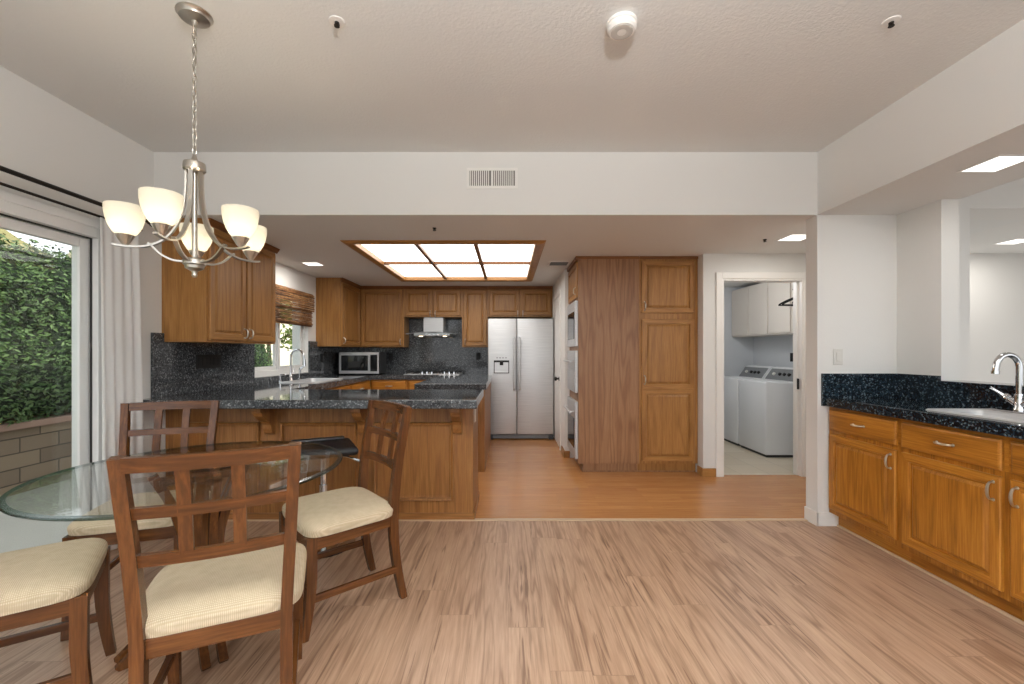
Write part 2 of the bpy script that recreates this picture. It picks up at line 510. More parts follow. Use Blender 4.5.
# ------------------------------------------------------------------ room shell
KC, DC = 2.255, 2.71          # kitchen ceiling, dining ceiling
XL = -2.57                    # left wall face
YH = 3.12                     # header / post front face
YB = 6.85                     # back wall of kitchen
Y0 = -0.9                     # rooms are modelled to here, behind the camera

mb = MB(); mb.box(XL-0.2, 6.0, Y0, 3.22, -0.1, 0.0)
struct('floor', mb, M['laminate'], 'light hickory laminate plank floor of the dining area', 'floor')
mb = MB(); mb.box(XL-0.2, 2.05, 3.22, YB+0.12, -0.1, 0.0); mb.box(2.05, 3.23, 3.22, 4.41, -0.1, 0.0)
struct('floor', mb, M['hardwood'], 'glossy orange strip wood floor of the kitchen', 'floor')
mb = MB(); mb.box(2.05, 3.78, 4.41, 6.62, -0.1, 0.0)
struct('floor', mb, M['tile'], 'beige tiled floor of the laundry room', 'floor')
mb = MB(); mb.box(-2.57, 2.245, 3.20, 3.24, 0.0, 0.008, 0.003)
struct('trim_1', mb, plain('pale_threshold', (196, 170, 140), 0.4), 'pale threshold strip between laminate and kitchen wood floor', 'threshold strip')

mb = MB(); mb.box(XL-0.2, 6.0, Y0, YH, DC, DC+0.15)
struct('ceiling', mb, M['ceiling'], 'high textured white ceiling of the dining area', 'ceiling')
LX0, LX1, LY0, LY1 = -1.42, 0.265, 3.90, 5.89   # light box hole
mb = MB()
mb.box(XL-0.2, LX0, YH+0.12, YB+0.12, KC, KC+0.2); mb.box(LX1, 3.9, YH+0.12, YB+0.12, KC, KC+0.2)
mb.box(LX0, LX1, YH+0.12, LY0, KC, KC+0.2); mb.box(LX0, LX1, LY1, YB+0.12, KC, KC+0.2)
mb.box(LX0, LX1, LY0, LY1, KC+0.12, KC+0.2)
struct('ceiling', mb, M['ceiling'], 'lower white ceiling of the kitchen around the wood-framed light box', 'ceiling')

# left wall with slider and window openings
SY0, SY1, SZ = 0.30, 2.73, 2.03
WY0, WY1, WZ0, WZ1 = 4.33, 5.53, 1.0, 1.98
mb = MB(); xa, xb = XL-0.2, XL
mb.box(xa, xb, Y0, SY0, 0, DC); mb.box(xa, xb, SY0, SY1, SZ, DC)
mb.box(xa, xb, SY1, WY0, 0, DC); mb.box(xa, xb, WY0, WY1, 0, WZ0); mb.box(xa, xb, WY0, WY1, WZ1, DC)
mb.box(xa, xb, WY1, YB+0.12, 0, DC)
struct('wall_left', mb, M['wall'], 'white left wall with the sliding glass door and kitchen window', 'wall')
mb = MB(); mb.box(XL, 0.80, YB, YB+0.12, 0, KC)
struct('wall_back', mb, M['wall'], 'back wall of the kitchen behind range hood and refrigerator', 'wall')
mb = MB(); mb.box(XL, 2.245, YH, YH+0.12, KC, DC+0.15)
struct('wall_header', mb, M['wall'], 'white dropped header between dining area and kitchen', 'wall')
mb = MB(); mb.box(2.245, 2.95, YH, YH+0.12, 0, DC+0.15)
struct('wall_post', mb, M['wall'], 'white wall end beside the wet bar counter', 'wall')
mb = MB(); mb.box(2.245, 2.94, Y0, YH, KC, DC)
struct('wall_soffit', mb, M['wall'], 'white soffit hanging over the wet bar counter', 'soffit')
NX = 2.822; NY = 2.80
mb = MB(); mb.box(NX, 2.94, Y0, NY, 0, 1.045)
struct('wall_right', mb, M['wall'], 'half-height wall under the pass-through behind the wet bar', 'wall')
mb = MB(); mb.box(NX, 2.94, NY, YH, 0, KC)
struct('wall_end', mb, M['wall'], 'short full-height white wall at the far end of the wet bar', 'wall')
mb = MB(); mb.box(2.95, 3.20, 2.98, YH+0.12, 0, DC); mb.box(3.20, 6.0, 2.98, YH+0.12, KC, DC)
mb.box(3.1, 3.20, YH+0.12, 4.35, 0, KC); mb.box(6.0, 6.12, Y0, 4.47, 0, DC+0.15); mb.box(3.9, 6.0, YH+0.12, 4.35, KC, KC+0.2)
struct('wall_side', mb, M['wall'], 'white walls and header of the next room seen through the pass-through', 'wall')
DX0, DX1, DZ = 2.165, 2.985, 2.0
mb = MB(); mb.box(1.975, DX0, 4.35, 4.47, 0, KC); mb.box(DX0, DX1, 4.35, 4.47, DZ, KC); mb.box(DX1, 6.0, 4.35, 4.47, 0, KC)
struct('wall_laundry', mb, M['wall'], 'white wall with the laundry doorway beside the pantry', 'wall')
mb = MB(); mb.box(0.68, 0.80, 5.12, YB, 0, KC)
struct('wall_inner', mb, M['wall'], 'narrow white wall between refrigerator and wall ovens', 'wall')
mb = MB(); mb.box(1.975, 2.05, 4.47, 6.7, 0, KC); mb.box(3.78, 3.9, 4.47, 6.7, 0, KC); mb.box(2.05, 3.78, 6.62, 6.74, 0, KC)
struct('wall_utility', mb, M['laundrywall'], 'pale grey walls inside the laundry room', 'wall')

# baseboards
mb = MB()
mb.box(2.23, 2.39, YH-0.014, YH, 0, 0.10, 0.004); mb.box(2.231, 2.245, YH-0.014, YH+0.12, 0, 0.10, 0.004)
struct('baseboard_post', mb, M['trim'], 'white baseboard wrapping the foot of the wall end', 'baseboard')
mb = MB(); mb.box(1.975, 2.10, 4.334, 4.35, 0, 0.085, 0.005); mb.box(1.96, 1.975, 4.334, 4.46, 0, 0.085, 0.004)
struct('baseboard_laundry', mb, M['oak_h'], 'short oak baseboard beside the laundry doorway', 'baseboard')
mb = MB(); mb.box(0.665, 0.735, 5.104, 5.12, 0, 0.085, 0.004); mb.box(0.664, 0.68, 5.104, 5.40, 0, 0.085, 0.004)
struct('baseboard_inner', mb, M['oak_h'], 'short oak baseboard beside the wall ovens', 'baseboard')

mb = MB(); mb.box(2.372, 2.384, 0.9, YH-0.016, 0, 0.016, 0.004)
struct('trim_3', mb, plain('pale_quarter_round', (198, 172, 146), 0.45), 'pale quarter-round strip along the foot of the wet bar cabinets', 'trim')

# laundry door casing
mb = MB()
mb.box(DX0-0.065, DX0, 4.332, 4.35, 0, DZ+0.065, 0.004); mb.box(DX1, DX1+0.065, 4.332, 4.35, 0, DZ+0.065, 0.004)
mb.box(DX0, DX1, 4.332, 4.35, DZ, DZ+0.065, 0.004)
mb.box(DX0, DX0+0.018, 4.345, 4.475, 0, DZ); mb.box(DX1-0.018, DX1, 4.345, 4.475, 0, DZ); mb.box(DX0+0.018, DX1-0.018, 4.345, 4.475, DZ-0.018, DZ)
mb.box(DX1-0.032, DX1-0.018, 4.40, 4.44, 0, DZ-0.018); mb.box(DX0+0.018, DX0+0.032, 4.40, 4.44, 0, DZ-0.018)
d1 = struct('door_1', mb, M['trim'], 'white casing around the open laundry doorway', 'door frame')
mb = MB(); mb.box(DX1-0.036, DX1-0.031, 4.36, 4.392, 0.88, 0.99, 0.002)
mb.build('strike_plate', M['black'], d1)

# small door next to the fridge
d2 = thing('door_2', 'narrow white door with dark knob between refrigerator and ovens', 'door', (0.68, 5.5, 0), 0, kind='structure')
mb = MB(); mb.box(-0.008, 0.0, 0.07, 0.83, 0.01, 2.0, 0.002)
for (a, b) in ((0.15, 0.42), (0.48, 0.75)):
    for (c, d) in ((0.2, 0.95), (1.1, 1.85)):
        mb.box(-0.013, -0.006, a, b, c, d, 0.004)
mb.build('door_panel', M['trim'], d2)
mb = MB(); mb.box(-0.016, 0, 0, 0.065, 0, 2.07, 0.004); mb.box(-0.016, 0, 0.835, 0.90, 0, 2.07, 0.004); mb.box(-0.016, 0, 0.065, 0.835, 2.005, 2.07, 0.004)
mb.build('door_casing', M['trim'], d2)
mb = MB(); Mx = Matrix.Rotation(R(-90), 3, 'Y')
mb.lathe([(0.0, 0), (0.028, 0.002), (0.028, 0.008), (0.011, 0.012), (0.011, 0.03), (0.025, 0.036), (0.029, 0.05), (0.022, 0.062), (0, 0.065)], (-0.008, 0.13, 0.91), 18, 0, Mx)
mb.build('door_knob', M['bronze'], d2, True)

# ------------------------------------------------------------------ sliding glass door
sd = thing('door_3', 'white sliding glass patio door in the left wall', 'sliding door', (XL, 0, 0), 0, kind='structure')
mb = MB()
mb.box(-0.15, 0.012, SY1-0.045, SY1, 0, SZ, 0.003); mb.box(-0.15, 0.012, SY0, SY0+0.045, 0, SZ, 0.003)
mb.box(-0.15, 0.012, SY0+0.045, SY1-0.045, SZ-0.06, SZ, 0.003); mb.box(-0.15, 0.012, SY0+0.045, SY1-0.045, 0, 0.03, 0.003)
mb.box(0.0, 0.014, SY1, SY1+0.05, 0, SZ+0.05, 0.003); mb.box(0.0, 0.014, SY0-0.05, SY1, SZ, SZ+0.05, 0.003)
mb.build('door_frame', M['vinyl'], sd)
mb = MB(); mb.box(-0.036, -0.026, SY1-0.051, SY1-0.045, 0.03, SZ-0.06); mb.box(-0.036, -0.026, SY0+0.045, SY1-0.045, SZ-0.066, SZ-0.060)  # dark strips stand in for the shaded gap between frame and sliding panel
mb.build('gap_shade_strip', M['darkgap'], sd)
for (a, b, xx) in ((1.47, SY1-0.052, -0.06), (SY0+0.046, 1.53, -0.11)):
    mb = MB(); w = 0.058
    zt = SZ-0.068; zb = 0.035
    mb.box(xx-0.02, xx+0.02, a, a+w, zb, zt, 0.004); mb.box(xx-0.02, xx+0.02, b-w, b, zb, zt, 0.004)
    mb.box(xx-0.02, xx+0.02, a+w, b-w, zt-w, zt, 0.004); mb.box(xx-0.02, xx+0.02, a+w, b-w, zb, zb+0.1, 0.004)
    p = mb.build('sliding_panel', M['vinyl'], sd)
    mb = MB(); mb.box(xx-0.006, xx+0.006, a+w, b-w, zb+0.1, zt-w)
    mb.build('glass_pane', M['pane'], p)

# ------------------------------------------------------------------ kitchen window
wn = thing('window_1', 'white framed sliding window above the kitchen sink', 'window', (XL, 0, 0), 0, kind='structure')
mb = MB()
mb.box(-0.12, -0.04, WY0, WY0+0.05, WZ0, WZ1, 0.003); mb.box(-0.12, -0.04, WY1-0.05, WY1, WZ0, WZ1, 0.003)
mb.box(-0.12, -0.04, WY0+0.05, WY1-0.05, WZ0, WZ0+0.055, 0.003); mb.box(-0.12, -0.04, WY0+0.05, WY1-0.05, WZ1-0.055, WZ1, 0.003)
mb.box(-0.2, 0.0, WY0, WY0+0.008, WZ0, WZ1); mb.box(-0.2, 0.0, WY1-0.008, WY1, WZ0, WZ1); mb.box(-0.2, 0.0, WY0, WY1, WZ0-0.002, WZ0+0.006)
mb.build('window_frame', M['vinyl'], wn)
for (a, b, xx) in ((WY0+0.05, 4.93, -0.09), (4.90, WY1-0.05, -0.065)):
    mb = MB(); w = 0.045; z0, z1 = WZ0+0.055, WZ1-0.055
    mb.box(xx-0.014, xx+0.014, a, a+w, z0, z1, 0.003); mb.box(xx-0.014, xx+0.014, b-w, b, z0, z1, 0.003)
    mb.box(xx-0.014, xx+0.014, a+w, b-w, z0, z0+w, 0.003); mb.box(xx-0.014, xx+0.014, a+w, b-w, z1-w, z1, 0.003)
    p = mb.build('window_sash', M['vinyl'], wn)
    mb = MB(); mb.box(xx-0.004, xx+0.004, a+w, b-w, z0+w, z1-w)
    mb.build('window_pane', M['pane'], p)

# ------------------------------------------------------------------ outdoors
mb = MB(); mb.box(-14, XL-0.2, -4, 18, -0.3, -0.1)
struct('patio', mb, M['concrete'], 'pale concrete patio outside the sliding door', 'patio')
mb = MB(); mb.box(-5.0, -4.7, -1, 14, -0.1, 0.52)
struct('wall_garden', mb, M['block'], 'low tan block retaining wall under the hedge', 'garden wall')
mb = MB(); mb.box(-5.02, -4.66, -1, 14, 0.52, 0.585, 0.01)
struct('trim_2', mb, plain('reddish_cap_stone', (150, 122, 108), 0.9, bump=0.3, bscale=30), 'reddish cap course on the garden block wall', 'wall cap')
mb = MB()
nx, ny = 12, 11
vs = []; fs = []
for i in range(nx+1):
    for j in range(ny+1):
        X = -5.0-i*0.9; Y = -4+j*1.2
        vs.append((X, Y, 0.4+i*0.55+0.25*noise.noise(Vector((X*0.6, Y*0.6, 2)))))
for i in range(nx):
    for j in range(ny):
        a = i*(ny+1)+j; fs.append((a, a+1, a+ny+2, a+ny+1))
mb.add(vs, fs)
struct('hillside', mb, M['hill'], 'dry tan grass slope rising behind the hedge', 'hillside')

def leaves(mb, n, pt, size):
    for _ in range(n):
        p, nrm = pt()
        d = Vector((rnd.gauss(0, 1), rnd.gauss(0, 1), rnd.gauss(0, 1))).normalized()
        nn = (nrm + d*0.9).normalized()
        u = nn.cross(Vector((rnd.random()-0.5, rnd.random()-0.5, 0.4))).normalized(); w = nn.cross(u)
        s = size*(0.6+0.8*rnd.random()); l = s*1.7
        q = [p - u*l*0.5, p + w*s*0.36 + nn*s*0.12, p + u*l*0.5, p - w*s*0.36 + nn*s*0.12]
        mb.add(q, [(0, 1, 2), (0, 2, 3)])
def bumpy(Y, z): return 0.22*noise.noise(Vector((Y*1.3, z*1.5, 0.3))) + 0.1*noise.noise(Vector((Y*4, z*4, 1.1)))
hg = thing('hedge', 'dense green hedge growing above the block wall outside', 'hedge', (-5.1, 5.0, 0.58))
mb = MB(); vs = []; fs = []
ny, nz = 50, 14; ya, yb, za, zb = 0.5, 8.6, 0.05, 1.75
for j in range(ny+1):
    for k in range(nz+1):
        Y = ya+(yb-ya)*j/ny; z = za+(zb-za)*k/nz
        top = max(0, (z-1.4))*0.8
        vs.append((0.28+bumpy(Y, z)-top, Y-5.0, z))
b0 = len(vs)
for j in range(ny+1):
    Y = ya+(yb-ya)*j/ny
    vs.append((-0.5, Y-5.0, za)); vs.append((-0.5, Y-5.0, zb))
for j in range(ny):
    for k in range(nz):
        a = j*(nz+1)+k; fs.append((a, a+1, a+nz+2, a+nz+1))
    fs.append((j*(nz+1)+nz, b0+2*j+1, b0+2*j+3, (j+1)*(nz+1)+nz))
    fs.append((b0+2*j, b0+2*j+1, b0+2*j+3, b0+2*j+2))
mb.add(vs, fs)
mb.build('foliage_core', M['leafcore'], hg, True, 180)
def hpt():
    Y = ya+(yb-ya)*rnd.random()
    if rnd.random() < 0.85:
        z = za-0.05+(zb-za+0.1)*rnd.random()
        top = max(0, (z-1.4))*0.8
        return Vector((0.30+bumpy(Y, z)-top+0.10*rnd.random(), Y-5.0, z)), Vector((1, 0, 0.35))
    return Vector((0.2-0.7*rnd.random(), Y-5.0, zb+0.1*rnd.random())), Vector((0.3, 0, 1))
mb = MB(); leaves(mb, 30000, hpt, 0.03)
mb.build('foliage', M['leaf'], hg)

mb = MB(); mb.box(-9.0, -8.8, 9.2, 26, -0.1, 3.2); mb.prism([(-9.3, 3.2), (-8.4, 3.2), (-9.0, 3.6)], 9.0, 26, lambda u, v, w: (u, w, v))
bl = tag(mb.build('garden_building', M['stucco']), 'sunlit cream wall seen through the kitchen window', 'building')

def tree(x, y, h, r, n, label, seed):
    t = thing('garden_tree', label, 'tree', (x, y, -0.1), group=None)
    mb = MB(); mb.tube([(0, 0, 0), (0.04, 0.02, h*0.35), (-0.03, 0.05, h*0.7), (0.02, 0, h*0.95)], [0.06, 0.05, 0.035, 0.015], 8)
    for k in range(5):
        a = k*1.3+seed; zz = h*(0.45+0.1*k)
        mb.tube([(0, 0, zz), (0.5*r*math.cos(a), 0.5*r*math.sin(a), zz+0.25*r), (0.85*r*math.cos(a), 0.85*r*math.sin(a), zz+0.4*r)], [0.025, 0.016, 0.006], 6)
    mb.build('trunk', M['bark'], t, True)
    cl = [(Vector((r*0.6*math.cos(k*2.4+seed), r*0.6*math.sin(k*2.4+seed), h*(0.5+0.055*k))), r*(0.38+0.2*rnd.random())) for k in range(9)]
    def tp():
        c, rr = rnd.choice(cl)
        d = Vector((rnd.gauss(0, 1), rnd.gauss(0, 1), rnd.gauss(0, 1))).normalized()
        return c+d*rr*(rnd.random()**0.5), d
    mb = MB(); leaves(mb, n, tp, 0.075)
    mb.build('foliage', M['leaf2'], t)
tree(-5.6, 10.0, 3.4, 0.85, 1500, 'leafy green tree outside the right half of the kitchen window', 0.3)

# ------------------------------------------------------------------ joinery helpers
def panel_loops(mb, x0, x1, z0, z1, yb, yf, stile=0.046, raised=True):
    """framed raised-panel front in the XZ plane, facing -Y; faces above/below carry material 1 (grain across)"""
    def rect(i, y): return [(x0+i, y, z0+i), (x1-i, y, z0+i), (x1-i, y, z1-i), (x0+i, y, z1-i)]
    st = min(stile, 0.30*min(x1-x0, z1-z0))
    loops = [(0, yb), (0, yf+0.005), (0.005, yf), (st, yf), (st+0.005, yf+0.013), (st+0.012, yf+0.013)]
    if raised: loops += [(st+0.030, yf+0.001)]
    vs = []; fs = []; mi = []
    for (i, y) in loops: vs += rect(i, y)
    for k in range(len(loops)-1):
        for e in range(4):
            a = k*4+e; b = k*4+(e+1) % 4
            fs.append((a, b, b+4, a+4)); mi.append(1 if (e in (0, 2) and k <= 4) else 0)
    n = (len(loops)-1)*4
    fs.append((n, n+1, n+2, n+3)); mi.append(0)
    fs.append((3, 2, 1, 0)); mi.append(0)
    mb.add(vs, fs, mi)
def slab_front(mb, x0, x1, z0, z1, yb, yf, mi=1):
    def rect(i, y): return [(x0+i, y, z0+i), (x1-i, y, z0+i), (x1-i, y, z1-i), (x0+i, y, z1-i)]
    loops = [(0, yb), (0, yf+0.007), (0.004, yf+0.003), (0.012, yf)]
    vs = []; fs = []
    for (i, y) in loops: vs += rect(i, y)
    for k in range(len(loops)-1):
        for e in range(4):
            a = k*4+e; b = k*4+(e+1) % 4; fs.append((a, b, b+4, a+4))
    n = (len(loops)-1)*4
    fs += [(n, n+1, n+2, n+3), (3, 2, 1, 0)]
    mb.add(vs, fs, mi)
def pull(parent, x, z, y, vertical=True, L=0.085, name='handle'):
    """arched wire pull with two round feet"""
    mb = MB(); pts = []
    for k in range(9):
        a = math.pi*k/8
        t = -math.cos(a)*L/2; d = y-0.004-0.026*math.sin(a)**0.7
        pts.append((x, d, z+t) if vertical else (x+t, d, z))
    mb.tube(pts, [0.0045, 0.005, 0.0055, 0.006, 0.0065, 0.006, 0.0055, 0.005, 0.0045], 8)
    for s in (-1, 1):
        p = (x, y, z+s*L/2) if vertical else (x+s*L/2, y, z)
        mb.cyl(p, (p[0], p[1]-0.005, p[2]), 0.0085, 0.006, 12)
    return mb.build(name, M['nickel'], parent, True)

def base_cabinet(label, loc, rz, w, mats, depth=0.58, toe=0.10, top=0.868, fronts=(('drawer', 'door'),), hinge='l', left_side=True):
    """local: x 0..w, front face y=0 looking to -Y, body to +Y"""
    t = thing('base_cabinet', label, 'cabinet', loc, rz)
    mb = MB()
    mb.box(0, w, 0.0, depth, toe, 0.70, mi=0); mb.box(0, w, 0.0, 0.02, 0.70, top, mi=1)      # open box behind the top rail, so sinks hang inside
    mb.box(0, w, depth-0.012, depth, 0.70, top, mi=0)
    mb.box(0.0, w, 0.06, depth, 0, toe, mi=1)
    mb.box(0.0, w, 0.054, 0.06, 0.0, 0.012, mi=1)
    mb.build('carcass', mats, t)
    n = len(fronts); g = 0.018
    for i, (kind, hs) in enumerate(fronts):
        x0 = g+i*(w-g)/n; x1 = (i+1)*(w-g)/n
        if kind in ('dd', 'drawers'):
            mb = MB(); slab_front(mb, x0, x1, 0.70, 0.848, -0.0, -0.02)
            dr = mb.build('drawer', mats, t)
            pull(dr, (x0+x1)/2, 0.775, -0.02, False)
        if kind == 'dd':
            mb = MB(); panel_loops(mb, x0, x1, 0.135, 0.672, 0.0, -0.02)
            d = mb.build('cabinet_door', mats, t)
            pull(d, (x1-0.03) if hs == 'r' else (x0+0.03), 0.60, -0.02)
        if kind == 'drawers':
            for (a, b) in ((0.42, 0.672), (0.135, 0.392)):
                mb = MB(); slab_front(mb, x0, x1, a, b, 0.0, -0.02)
                dr = mb.build('drawer', mats, t); pull(dr, (x0+x1)/2, (a+b)/2, -0.02, False)
    return t

def wall_cabinet(label, loc, rz, w, z0, z1, mats, depth=0.33, doors=2, hs=('r', 'l'), crown=True, crown_ends=(False, False), hz=0.08, lift=0.0):
    t = thing('wall_cabinet', label, 'cabinet', loc, rz)
    mb = MB(); mb.box(0, w, 0, depth, z0, z1, mi=0)
    mb.build('carcass', mats, t)
    n = doors; g = 0.02
    ztop = z1-0.055 if crown else z1-0.02
    for i in range(n):
        x0 = g+i*(w-g)/n; x1 = (i+1)*(w-g)/n
        mb = MB(); panel_loops(mb, x0, x1, z0+0.018, ztop, 0, -0.02, 0.048)
        d = mb.build('cabinet_door', mats, t)
        pull(d, (x1-0.028) if hs[i] == 'r' else (x0+0.028), z0+hz, -0.02, True, 0.075)
    if crown:
        mb = MB()
        a = -0.03 if crown_ends[0] else 0.0; b = w+0.03 if crown_ends[1] else w
        prof = [(0.0, z1-0.045), (-0.008, z1-0.045), (-0.016, z1-0.03), (-0.032, z1-0.012), (-0.035, z1), (0.0, z1)]
        mb.prism(prof, a, b, lambda u, v, w_: (w_, u, v), mi=0)
        for (e, sgn) in ((0, -1), (1, 1)):
            if crown_ends[e]:
                xx = 0 if e == 0 else w
                mb.prism([(p[0]*-sgn, p[1]) for p in prof], 0.0, depth, lambda u, v, w_: (xx+u, w_, v), mi=0)
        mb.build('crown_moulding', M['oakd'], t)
    return t
OV = [M['oak_v'], M['oak_h']]
ORT = [M['oakr_v'], M['oakr_h']]
OP = [M['oak_v'], M['oak_h']]

# ------------------------------------------------------------------ wet bar on the right
BX = 2.33                                    # face-frame plane
base_cabinet('amber oak base cabinet against the white wall end, farthest of the wet bar', (BX, YH-0.001, 0), R(-90), 0.569, ORT, depth=0.49, fronts=(('dd', 'r'),))
base_cabinet('amber oak base cabinet directly under the wet bar sink', (BX, 2.549, 0), R(-90), 0.549, ORT, depth=0.49, fronts=(('dd', 'r'),))
base_cabinet('amber oak wet bar cabinet cut off by the right edge of the photo', (BX, 1.999, 0), R(-90), 0.56, ORT, depth=0.49, fronts=(('dd', 'l'),))
base_cabinet('amber oak wet bar cabinet nearest the camera, out past the frame edge', (BX, 1.438, 0), R(-90), 0.56, ORT, depth=0.49, fronts=(('dd', 'l'),))
CT = 0.93
ct = thing('bar_counter', 'blue-black granite wet bar countertop with granite splash', 'countertop', (0, 0, 0))
SKX0, SKX1, SKY0, SKY1 = 2.37, 2.785, 1.92, 2.46       # sink cut-out
mb = MB(); x0, x1, y0, y1 = 2.285, NX-0.001, 0.87, YH-0.001
zb_ = 0.87
mb.box(x0, SKX0+0.02, y0, y1, zb_, CT, 0.006); mb.box(SKX1-0.02, x1, y0, y1, zb_, CT)
mb.box(SKX0+0.02, SKX1-0.02, y0, SKY0+0.02, zb_, CT); mb.box(SKX0+0.02, SKX1-0.02, SKY1-0.02, y1, zb_, CT)
mb.build('slab', M['granite_blue'], ct)
mb = MB(); mb.box(2.27, NX-0.001, YH-0.022, YH-0.001, CT-0.06, 1.105, 0.002); mb.box(NX-0.022, NX-0.001, NY, YH-0.022, CT, 1.105, 0.002)
mb.box(NX-0.022, NX-0.001, y0, NY, CT, 1.044)
mb.build('splash', M['granite_blue'], ct)
mb = MB(); mb.box(NX-0.04, 2.97, y0, NY-0.001, 1.0455, 1.075, 0.004)
tag(mb.build('bar_ledge', M['granite_blue']), 'blue-black granite ledge capping the half wall behind the faucet', 'ledge')

sk = thing('bar_sink', 'stainless drop-in bar sink in the blue-black counter', 'sink', (0, 0, CT))
mb = MB()
def rrect(x0, x1, y0, y1, r, n=5):
    P = []
    for (cx, cy, a0) in ((x1-r, y1-r, 0), (x0+r, y1-r, 90), (x0+r, y0+r, 180), (x1-r, y0+r, 270)):
        for k in range(n+1):
            a = R(a0+90*k/n); P.append((cx+r*math.cos(a), cy+r*math.sin(a)))
    return P
def sink_mesh(mb, ox, bowl, depth, rim=0.008):
    L = []
    L.append([(x, y, 0.001) for (x, y) in rrect(*ox, 0.03)])
    L.append([(x, y, rim) for (x, y) in rrect(ox[0]+0.006, ox[1]-0.006, ox[2]+0.006, ox[3]-0.006, 0.03)])
    L.append([(x, y, rim) for (x, y) in rrect(*bowl, 0.06)])
    L.append([(x, y, rim-0.012) for (x, y) in rrect(bowl[0]+0.006, bowl[1]-0.006, bowl[2]+0.006, bowl[3]-0.006, 0.06)])
    L.append([(x, y, -depth) for (x, y) in rrect(bowl[0]+0.02, bowl[1]-0.02, bowl[2]+0.02, bowl[3]-0.02, 0.06)])
    n = len(L[0]); vs = [p for l in L for p in l]; fs = []
    for i in range(len(L)-1):
        for k in range(n): fs.append((i*n+k, i*n+(k+1) % n, (i+1)*n+(k+1) % n, (i+1)*n+k))
    fs.append(tuple((len(L)-1)*n+k for k in range(n)))
    mb.add(vs, fs)
sink_mesh(mb, (SKX0, SKX1, SKY0, SKY1), (SKX0+0.03, SKX1-0.125, SKY0+0.03, SKY1-0.03), 0.17)
mb.build('basin', M['steel'], sk, True, 50)

def bar_faucet():
    t = thing('bar_faucet', 'polished chrome gooseneck faucet behind the wet bar sink', 'faucet', (2.70, 2.27, CT+0.0085))
    mb = MB(); mb.box(-0.028, 0.028, -0.105, 0.105, 0, 0.008, 0.004); mb.build('base_plate', M['chrome'], t)
    mb = MB(); mb.lathe([(0.0, 0.008), (0.026, 0.008), (0.026, 0.02), (0.021, 0.03), (0.021, 0.085), (0.018, 0.10), (0.0, 0.10)]); mb.build('body', M['chrome'], t, True)
    pts = [(0, 0, 0.10), (0, 0, 0.20), (0, 0, 0.245)]
    for k in range(1, 11):
        a = math.pi*k/11; pts.append((-0.055+0.055*math.cos(a), 0.012*k/11, 0.245+0.062*math.sin(a)))
    pts += [(-0.112, 0.013, 0.225), (-0.113, 0.013, 0.215)]
    mb = MB(); mb.tube(pts, 0.0145, 14); mb.cyl((-0.1125, 0.013, 0.222), (-0.1135, 0.013, 0.205), 0.017, 0.017, 14); mb.build('spout', M['chrome'], t, True)
    for s in (1, -1):
        mb = MB(); mb.tube([(0, s*0.015, 0.045), (0, s*0.05, 0.072)], 0.015, 12)
        mb.tube([(0, s*0.045, 0.068), (0, s*0.065, 0.083)], [0.019, 0.019], 12)
        mb.tube([(0, s*0.06, 0.079), (-0.03, s*0.11, 0.125)], [0.0085, 0.007], 8)
        mb.build('lever_handle', M['chrome'], t, True)
bar_faucet()

def wall_plate(label, loc, rz, mat, gangs=1, cat='switch', name='light_switch', outlet=False):
    t = thing(name, label, cat, loc, rz)
    w = 0.07+0.046*(gangs-1)
    mb = MB(); mb.box(-w/2, w/2, -0.006, 0, -0.0575, 0.0575, 0.003); mb.build('cover_plate', mat, t)
    for g in range(gangs):
        cx = (g-(gangs-1)/2)*0.046
        mb = MB()
        if outlet:
            for s in (-1, 1): mb.box(cx-0.016, cx+0.016, -0.009, -0.006, s*0.02-0.013, s*0.02+0.013, 0.002)
            mb.build('socket', mat, t)
        else:
            mb.box(cx-0.016, cx+0.016, -0.010, -0.006, -0.033, 0.033, 0.002); mb.build('rocker', mat, t)
wall_plate('white light switch plate on the white wall end above the wet bar', (2.392, YH-0.0005, 1.225), 0, M['plate'], 1)
wall_plate('long black switch plate on granite under the left wall cabinet', (XL+0.0215, 3.66, 1.18), R(90), M['black'], 6)
wall_plate('black outlet on granite left of the countertop microwave', (XL+0.0215, 5.88, 1.18), R(90), M['black'], 1, 'outlet', 'wall_outlet', True)
wall_plate('black outlet on the back granite right of the countertop microwave', (-1.86, YB-0.0215, 1.18), 0, M['black'], 1, 'outlet', 'wall_outlet', True)
wall_plate('black outlet on the back granite beside the refrigerator', (-0.47, YB-0.0215, 1.19), 0, M['black'], 1, 'outlet', 'wall_outlet', True)

wall_plate('dark outlet plate on the laundry wall beside the machines', (3.7795, 5.72, 1.19), R(-90), M['black'], 1, 'outlet', 'wall_outlet', True)

